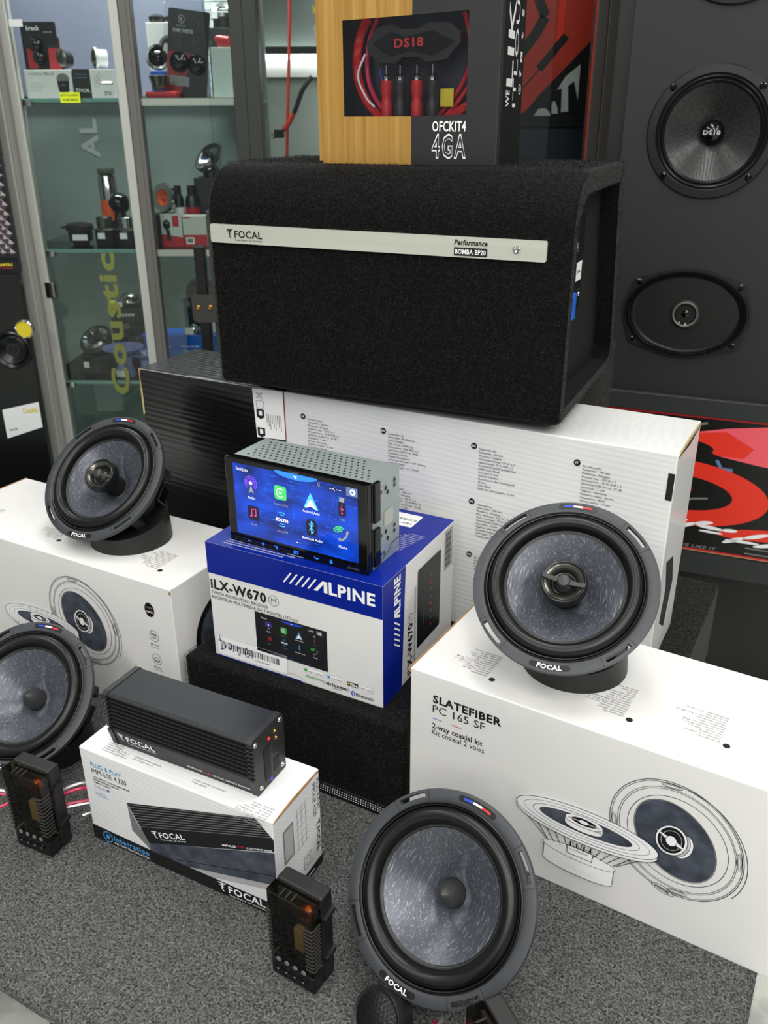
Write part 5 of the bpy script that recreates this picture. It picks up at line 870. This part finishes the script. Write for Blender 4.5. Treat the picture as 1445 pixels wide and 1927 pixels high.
# ================= display board at the left edge =================
t = thing('speaker_board', 'black display board with a small speaker and yellow tweeter at the left edge', 'display board', (-1.25, 2.1, -.4)); box('board', 0, .396, 0, .02, 0, .735, 'pdk', t)
F = Matrix.Translation((.352, -.001, .556)) @ Matrix.Rotation(PI/2, 4, 'X'); lath('speaker', [(.046, .0), (.046, .005), (.042, .008), (.036, .003), (.033, .006), (.026, .003), (.010, -.004), (.008, .001), (0, .003)], 'satin', t, 40, F)
F = Matrix.Translation((.390, -.001, .607)) @ Matrix.Rotation(PI/2, 4, 'X'); lath('tweeter', [(.023, 0), (.023, .006), (.020, .009), (.018, .006)], 'chrome', t, 30, F); lath('yellow_label', [(.018, .006), (0, .0065)], 'yel', t, 24, F)
bm = new(); prism(bm, [(.300, .330), (.393, .360), (.393, .425), (.300, .405)], -.004, -.001, 'y'); s = obj('name_card', bm, 'paper', t); d = face(s, -.004); d.text('Coustic', .352, .396, .013, .038, 'yel', 2, 6); d.text('Serie 60', .31, .35, .006, .02, 'ink', 1, 8); d.done()
t = thing('quilted_panel', 'silver diamond quilted panel above the black display board, left edge', 'panel', (-1.25, 2.11, .337)); box('panel', 0, .396, 0, .02, 0, .25, 'dark', t); bm = new()
for i in range(16):
    for j in range(19):
        cx, cz = .396-.0105-.021*i-(.0105 if j % 2 else 0), .045+.0105*j
        if cx > .011: a = [bm.verts.new(p) for p in ((cx-.0104, -.0005, cz), (cx, -.0005, cz-.0104), (cx+.0104, -.0005, cz), (cx, -.0005, cz+.0104))]; c = bm.verts.new((cx, -.007, cz)); [bm.faces.new([a[q], a[(q+1) % 4], c]) for q in range(4)]
o = obj('quilt_diamond', bm, 'diam', t); o['kind'] = 'stuff'; box('label_strip', .24, .396, -.009, -.001, .008, .03, 'dark', t); d = face(t, -.0092); d.text('Coustic', .335, .0165, .008, .052, 'yel', 2); d.text('BY SOUND', .35, .0105, .003, .035, 'red', 1); d.done()
t = thing('dotted_panel', 'black panel with small yellow dots above the quilted panel', 'panel', (-1.25, 2.11, .588)); box('panel', 0, .396, 0, .02, 0, .5, 'pdk', t); d = face(t, 0)
for i in range(9):
    for j in range(12): d.ell(.3905-.012*i+(.006 if j % 2 else 0), .012+.02*j, .0028, .0034, 0, 'yel', n=10)
d.done()
t = thing('glass_counter', 'low glass topped counter with loose cables behind the left carton', 'counter', (-1.25, 1.62, -.4)); box('counter_body', 0, .42, 0, .3, 0, .255, 'pdk', t); box('glass_top', -.005, .425, -.005, .305, .2555, .2635, 'gedge', t); box('teal_card', .3, .4, .03, .12, .264, .266, 'teal', t)
cable('loose_cable', [(.33, .02, .27), (.36, .05, .275), (.39, .03, .268), (.41, .06, .272), (.40, .09, .268)], .004, 'plastic', t); cable('loose_cable', [(.35, .08, .27), (.385, .06, .28), (.405, .03, .27)], .004, 'wires', t)

# ================= far bay with reflected light strip, hanging cables =================
box_ = struct(box('wall_board', -.42, .75, 2.98, 3.0, -.4, .775, 'wallw')); struct(box('wall_sign_panel', -.42, .75, 2.99, 3.0, .86, 1.6, 'back'))
struct(box('trim_1', -.42, .75, 2.95, 3.0, .7755, .822, 'paper'))
t = tag(box('reflected_strip', -.42, .16, 2.93, 2.95, .822, .836, mat('reflected_strip_white', (1, 1, .97, 1), .4, emit=7)), 'long white glowing strip standing in for a reflected light tube, above the pale wall board, seen left of the gold box', 'reflection')  # glowing strip added in place of a light tube mirrored in the glass
l = D.lights.new('reflected_strip_light', 'AREA'); l.shape = 'RECTANGLE'; l.size = .55; l.size_y = .015; l.energy = 4; o = D.objects.new('reflected_strip_light', l); o.parent = t; o.location = (-.13, 2.925, .815); o.rotation_euler = (R(-20), 0, 0)
t = thing('shop_sign', 'faded grey sign with yellow and white letters beside the gold box', 'sign', (-.42, 2.97, .86)); box('sign_board', 0, .5, 0, .01, .0, .4, 'back', t); d = face(t, 0); d.rect(.1, .5, .12, .22, 'dred', 1); d.text('S', .215, .085, .062, .035, 'yel', 2, 0, 2); d.text('W', .215, .015, .038, .04, 'lgrey', 2, 0, 2); d.done()
t = thing('hanging_cable', 'thin red cable hanging straight down behind the glass, left of the gold box', 'cable', (-.258, 2.5, .30)); cable('cable', [(0, 0, 0), (.002, 0, .2), (.009, 0, .33), (.018, 0, .45), (.028, 0, .60), (.030, 0, .72)], .0042, 'dred', t)
t = thing('jumper_cable', 'red and black plugged cable crossing the red hanging cable', 'cable', (-.262, 2.47, .63)); cable('cable', [(.006, 0, .006), (.02, 0, .02), (.04, 0, .055), (.06, 0, .10), (.085, 0, .13)], .006, 'satin', t); cable('red_sleeve', [(.008, -.001, .008), (.02, -.001, .022), (.034, -.001, .045)], .0068, 'dred', t); box('plug', -.018, .008, -.006, .006, -.012, .008, 'satin', t, .002); box('plug_pin', -.026, -.016, -.002, .002, -.014, -.011, 'chrome', t); box('plug_pin', -.026, -.016, -.002, .002, -.006, -.003, 'chrome', t)

# ================= glass case with red poster, right of the box =================
t = thing('poster_case', 'dark framed glass case with a red poster, between the gold box and the tall tower', 'showcase', (.408, 1.9, -.4)); box('frame_post', 0, .022, 0, .04, 0, 2.0, 'framed', t, .002); box('frame_channel', .022, .054, -.004, .04, 0, 2.0, 'framed', t, .002); box('glass_pane', -.75, 0, .018, .022, 0, 2.0, 'glass', t); box('red_edge', -.0012, .0002, .002, .012, .9, 2.0, 'dred', t)
p = box('red_poster', -.35, .35, .34, .345, 1.065, 2.0, 'dred', t); d = face(p, .34)
d.poly([(-.35, .0), (.35, 0), (.35, 1.065), (-.35, 1.065)], 'navy', 0); d.b.clear(); q = lambda pts, m, l: d.poly([(a-.408, b+.4) for a, b in pts], m, l)
q([(.31, .665), (.335, .68), (.36, .71), (.48, .83), (.48, .64), (.31, .64)], 'pdk', 1); q([(.352, .668), (.362, .682), (.378, .684), (.388, .676), (.392, .668)], 'lgrey', 2); q([(.393, .672), (.392, .695), (.399, .70), (.406, .685), (.408, .672)], 'lgrey', 2); q([(.415, .675), (.413, .725), (.402, .722), (.42, .75), (.452, .775), (.452, .70), (.44, .74), (.427, .73), (.432, .677)], 'lgrey', 2)
for pts, th, m in (([(.31, .79), (.345, .835), (.365, .87), (.35, .90), (.34, .93)], .022, 'pdk'), ([(.358, .765), (.415, .832)], .017, 'pdk'), ([(.30, .722), (.325, .728), (.345, .75), (.362, .768)], .003, 'pdk'), ([(.398, .80), (.404, .95)], .014, 'pred')): d.line([(a-.408, b+.4) for a, b in pts], th, m, 1 if m != 'pdk' else 2)
d.done(); box('lower_board', -.35, .35, .335, .345, .2, 1.062, 'navy', t); box('poster_rail', -.35, .35, .325, .339, 1.045, 1.066, 'dark', t)

# ================= tall speaker tower =================
t = TW = thing('speaker_tower', 'tall black speaker tower at the right with two mounted speakers and a red banner', 'speaker tower', (.5326, 1.55, -.4), -22); Z = .4
fp = box('front_panel', -.139, .42, 0, .03, .205+Z, 1.75, 'tower', t); box('side_gasket', -.165, -.139, .012, .05, .0+Z, 1.75, 'ink', t); box('cabinet_body', -.139, .42, .03, .4, 0, 1.75, 'matte', t); box('ledge', -.139, .42, -.012, .03, .171+Z, .2045+Z, 'towerd', t, .002); box('lower_cabinet', -.139, .42, .012, .03, 0, .30, 'pdk', t); box('lower_ledge', -.139, .42, -.012, .03, .255, .298, 'towerd', t)
# round midrange
def at(u, z): return Matrix.Translation((u, 0, z+Z)) @ Matrix.Rotation(PI/2, 4, 'X')
M['weave'] = mat('woven_cone', g(38), .32, .3, col2=g(58), scale=300, contrast=.1)
def mid(u, z, cone=True):
    F = at(u, z); fr = lath('midrange_frame', [(.1015, 0), (.1015, .003), (.0995, .0055), (.088, .0062), (.0865, .0045), (.085, .003)], 'plastic', t, 72, F); lath('surround', [(.0865, .003), (.083, .006), (.0795, .003), (.0765, .006), (.073, .002)], 'rubber', fr, 64, F); lath('woven_cone', [(.074, .002), (.055, -.008), (.035, -.018), (.018, -.026)], 'weave', fr, 64, F)
    bm = new()
    for i in range(46):
        for j in range(8+i*2):
            r = .019+.0012*i; a = 2*PI*(j+.5*(i % 2))/(8+i*2); zz = -.026+.0275*((r-.018)/.056); m4 = F @ Matrix.Rotation(a, 4, 'Z'); s = min(.0011, PI*r/(8+i*2)*.5)
            bm.faces.new([bm.verts.new(m4 @ Vector(p)) for p in ((r-.0005, -s*.6, zz+.0003), (r+.0005, -s*.6, zz+.0008), (r+.0005, s*.6, zz+.0008), (r-.0005, s*.6, zz+.0003))])
    o = obj('weave_thread', bm, 'seam', fr); o['kind'] = 'stuff'
    lath('dust_cap', [(.019, -.025), (.018, -.018), (.013, -.011), (.006, -.008), (0, -.0075)], 'gloss', fr, 40, F); d = Dec(fr, 'f', M4=F @ Matrix.Translation((0, 0, -.0068))); d.text('DS18', 0, -.003, .0062, .027, 'lgrey', 2, anchor='c'); d.done()
    for a in (45, 135, 225, 315): lath('screw', [(0, .0075), (.003, .0078), (.0042, .0065), (.0058, .0062)], 'gloss', fr, 16, F @ Matrix.Translation((.0945*math.cos(R(a)), .0945*math.sin(R(a)), 0)))
mid(.0015, .6435); mid(.007, .925)
def cut(o, shapes):
    # real openings in the panel for the drivers
    for m4, sx, sy in shapes:
        c = obj('cutter', lathe(new(), [(0, -.05), (1, -.05), (1, .05), (0, .05)], 64, m4 @ Matrix.Diagonal((sx, sy, 1, 1))), None); c.parent = o.parent
        md = o.modifiers.new('b', 'BOOLEAN'); md.object = c; md.operation = 'DIFFERENCE'; md.solver = 'EXACT'
        dg = bpy.context.evaluated_depsgraph_get(); dg.update(); me = D.meshes.new_from_object(o.evaluated_get(dg)); o.modifiers.clear(); o.data = me; D.objects.remove(c)
cut(fp, [(at(.0015, .6435), .08, .08), (at(.007, .925), .08, .08), (at(0, .351), .098, .070)])
def ring(prof, sx, sy, F, m, name, parent, n=80):
    bm = new(); rows = []
    for k, z in prof: rows.append([bm.verts.new(F @ Vector((sx*k*math.cos(2*PI*i/n), sy*k*math.sin(2*PI*i/n), z))) for i in range(n)])
    for a, b in zip(rows, rows[1:]):
        for i in range(n): bm.faces.new([a[i], a[(i+1) % n], b[(i+1) % n], b[i]])
    return obj(name, bm, m, parent, True)
F = at(0, .351)
def lobed(n=96):
    P = []
    for i in range(n):
        a = 2*PI*i/n; e = (.108*math.cos(a), .0775*math.sin(a)); s = 1+.10*max(0, math.cos(2*(abs(((a+PI/2) % PI)-PI/2)-R(40))))**14; P.append((e[0]*s, e[1]*s))
    return P
bm = new(); prism(bm, lobed(), 0, .0055, 'z', F); fr = obj('oval_frame', bm, 'plastic', t)
ring([(.965, .0056), (.955, .0085), (.93, .0085), (.92, .0062)], .108, .0775, F, 'satin', 'oval_gasket', fr); ring([(.92, .0062), (.90, .0098), (.875, .0070), (.86, .0095), (.835, .0062)], .108, .0775, F, 'rubber', 'oval_surround', fr)
ring([(.84, .0064), (.7, .002), (.5, -.008), (.3, -.020), (.18, -.024)], .108, .0775, F, 'rubber', 'oval_cone', fr)
bm = new(); prism(bm, lobed(), -.001, .0002, 'z', F); bm.free()
h = lath('tweeter_housing', [(.012, -.024), (.012, -.004), (.020, -.002), (.0245, .004), (.0245, .009), (.021, .010)], 'plastic', fr, 40, F); lath('tweeter_ring', [(.0215, .0098), (.0205, .0112), (.0190, .0104), (.0186, .008)], 'frameg', h, 40, F); lath('tweeter_dome', [(.0188, .008), (.0140, .003), (.009, .004), (.004, .0075), (0, .0082)], 'gloss', h, 36, F)
d = Dec(fr, 'f', M4=F @ Matrix.Translation((0, -.0545, .0015)) @ Matrix.Rotation(R(-14), 4, 'X')); d.text('DS18', -.004, -.004, .0085, .034, 'grey', 2, anchor='c'); d.done()
for a in (40, 140, 220, 320):
    e = Vector((.1105*math.cos(R(a)), .0795*math.sin(R(a)), 0)); lath('screw', [(0, .0075), (.003, .0078), (.0042, .0065), (.0058, .0056)], 'gloss', fr, 16, F @ Matrix.Translation(e))
# banner
b = box('red_banner', -.139, .42, -.006, .012, .300, .170+Z, 'pdk', t); d = face(b, -.006); zz = lambda z: z+Z
d.rect(-.139, .42, zz(.1665), zz(.1700), 'red', 1); d.rect(-.139, .42, zz(-.0985), zz(-.0945), 'red', 1); d.rect(-.139, .42, zz(-.0998), zz(-.0985), 'tan', 1)
d.poly([(-.05, zz(.118)), (.03, zz(.135)), (.10, zz(.152)), (.17, zz(.163)), (.30, zz(.163)), (.30, zz(.075)), (.16, zz(.088)), (.09, zz(.098)), (.085, zz(.117)), (.045, zz(.117)), (0, zz(.11))], 'pink', 1); d.poly([(-.05, zz(.118)), (.03, zz(.135)), (.10, zz(.145)), (.15, zz(.118)), (.135, zz(.098)), (.09, zz(.098)), (.045, zz(.117)), (0, zz(.112))], 'pred', 2); d.ell(.035, zz(.110), .047, .014, -3, 'pdk', None, 3)
d.ell(.02, zz(.018), .172, .0665, -2, 'pred', None, 4, n=64); d.ell(.02, zz(.0185), .108, .036, -2, 'pdk', None, 5, n=56); d.ell(.20, zz(-.048), .09, .012, 5, 'pred', None, 2)
for pts, th in (([(.03, zz(-.002)), (.06, zz(.008)), (.085, zz(.012))], .004), ([(-.03, zz(.03)), (.0, zz(.028)), (.02, zz(.016))], .005)): d.line(pts, th, 'grey', 6)
d.line([(.035, zz(.022)), (.055, zz(.027))], .005, 'redcard', 6); d.line([(.02, zz(.158)), (.045, zz(.153)), (.065, zz(.158))], .005, 'grey', 2); d.line([(.09, zz(.09)), (.10, zz(.074)), (.12, zz(.073))], .006, 'pblue', 3)
def brush(pts, th):
    for a, b in zip(pts, pts[1:]): d.ell((a[0]+b[0])/2, (a[1]+b[1])/2, math.dist(a, b)*.56, th*.4, math.degrees(math.atan2(b[1]-a[1], b[0]-a[0])), 'paper', None, 7, n=16)
for pts, th in (([(-.02, zz(-.045)), (.02, zz(-.035)), (.035, zz(-.032))], .008), ([(-.015, zz(-.052)), (.03, zz(-.045)), (.055, zz(-.037))], .008), ([(.04, zz(-.053)), (.07, zz(-.042)), (.10, zz(-.036))], .010), ([(.075, zz(-.045)), (.12, zz(-.048)), (.145, zz(-.046))], .009), ([(.08, zz(-.055)), (.12, zz(-.056))], .006), ([(.125, zz(-.072)), (.16, zz(-.058)), (.20, zz(-.045))], .010), ([(.13, zz(-.066)), (.185, zz(-.066))], .007), ([(.18, zz(-.072)), (.23, zz(-.060)), (.28, zz(-.052))], .010)): brush(pts, th)
d.text('WE LIKE IT', .045, zz(-.0925), .006, .07, 'grey', 2, 0, 7, shear=.3)
for z in (-.079, -.090): d.rect(.165, .25, zz(z), zz(z)+.003, 'grey', 7)
d.done()
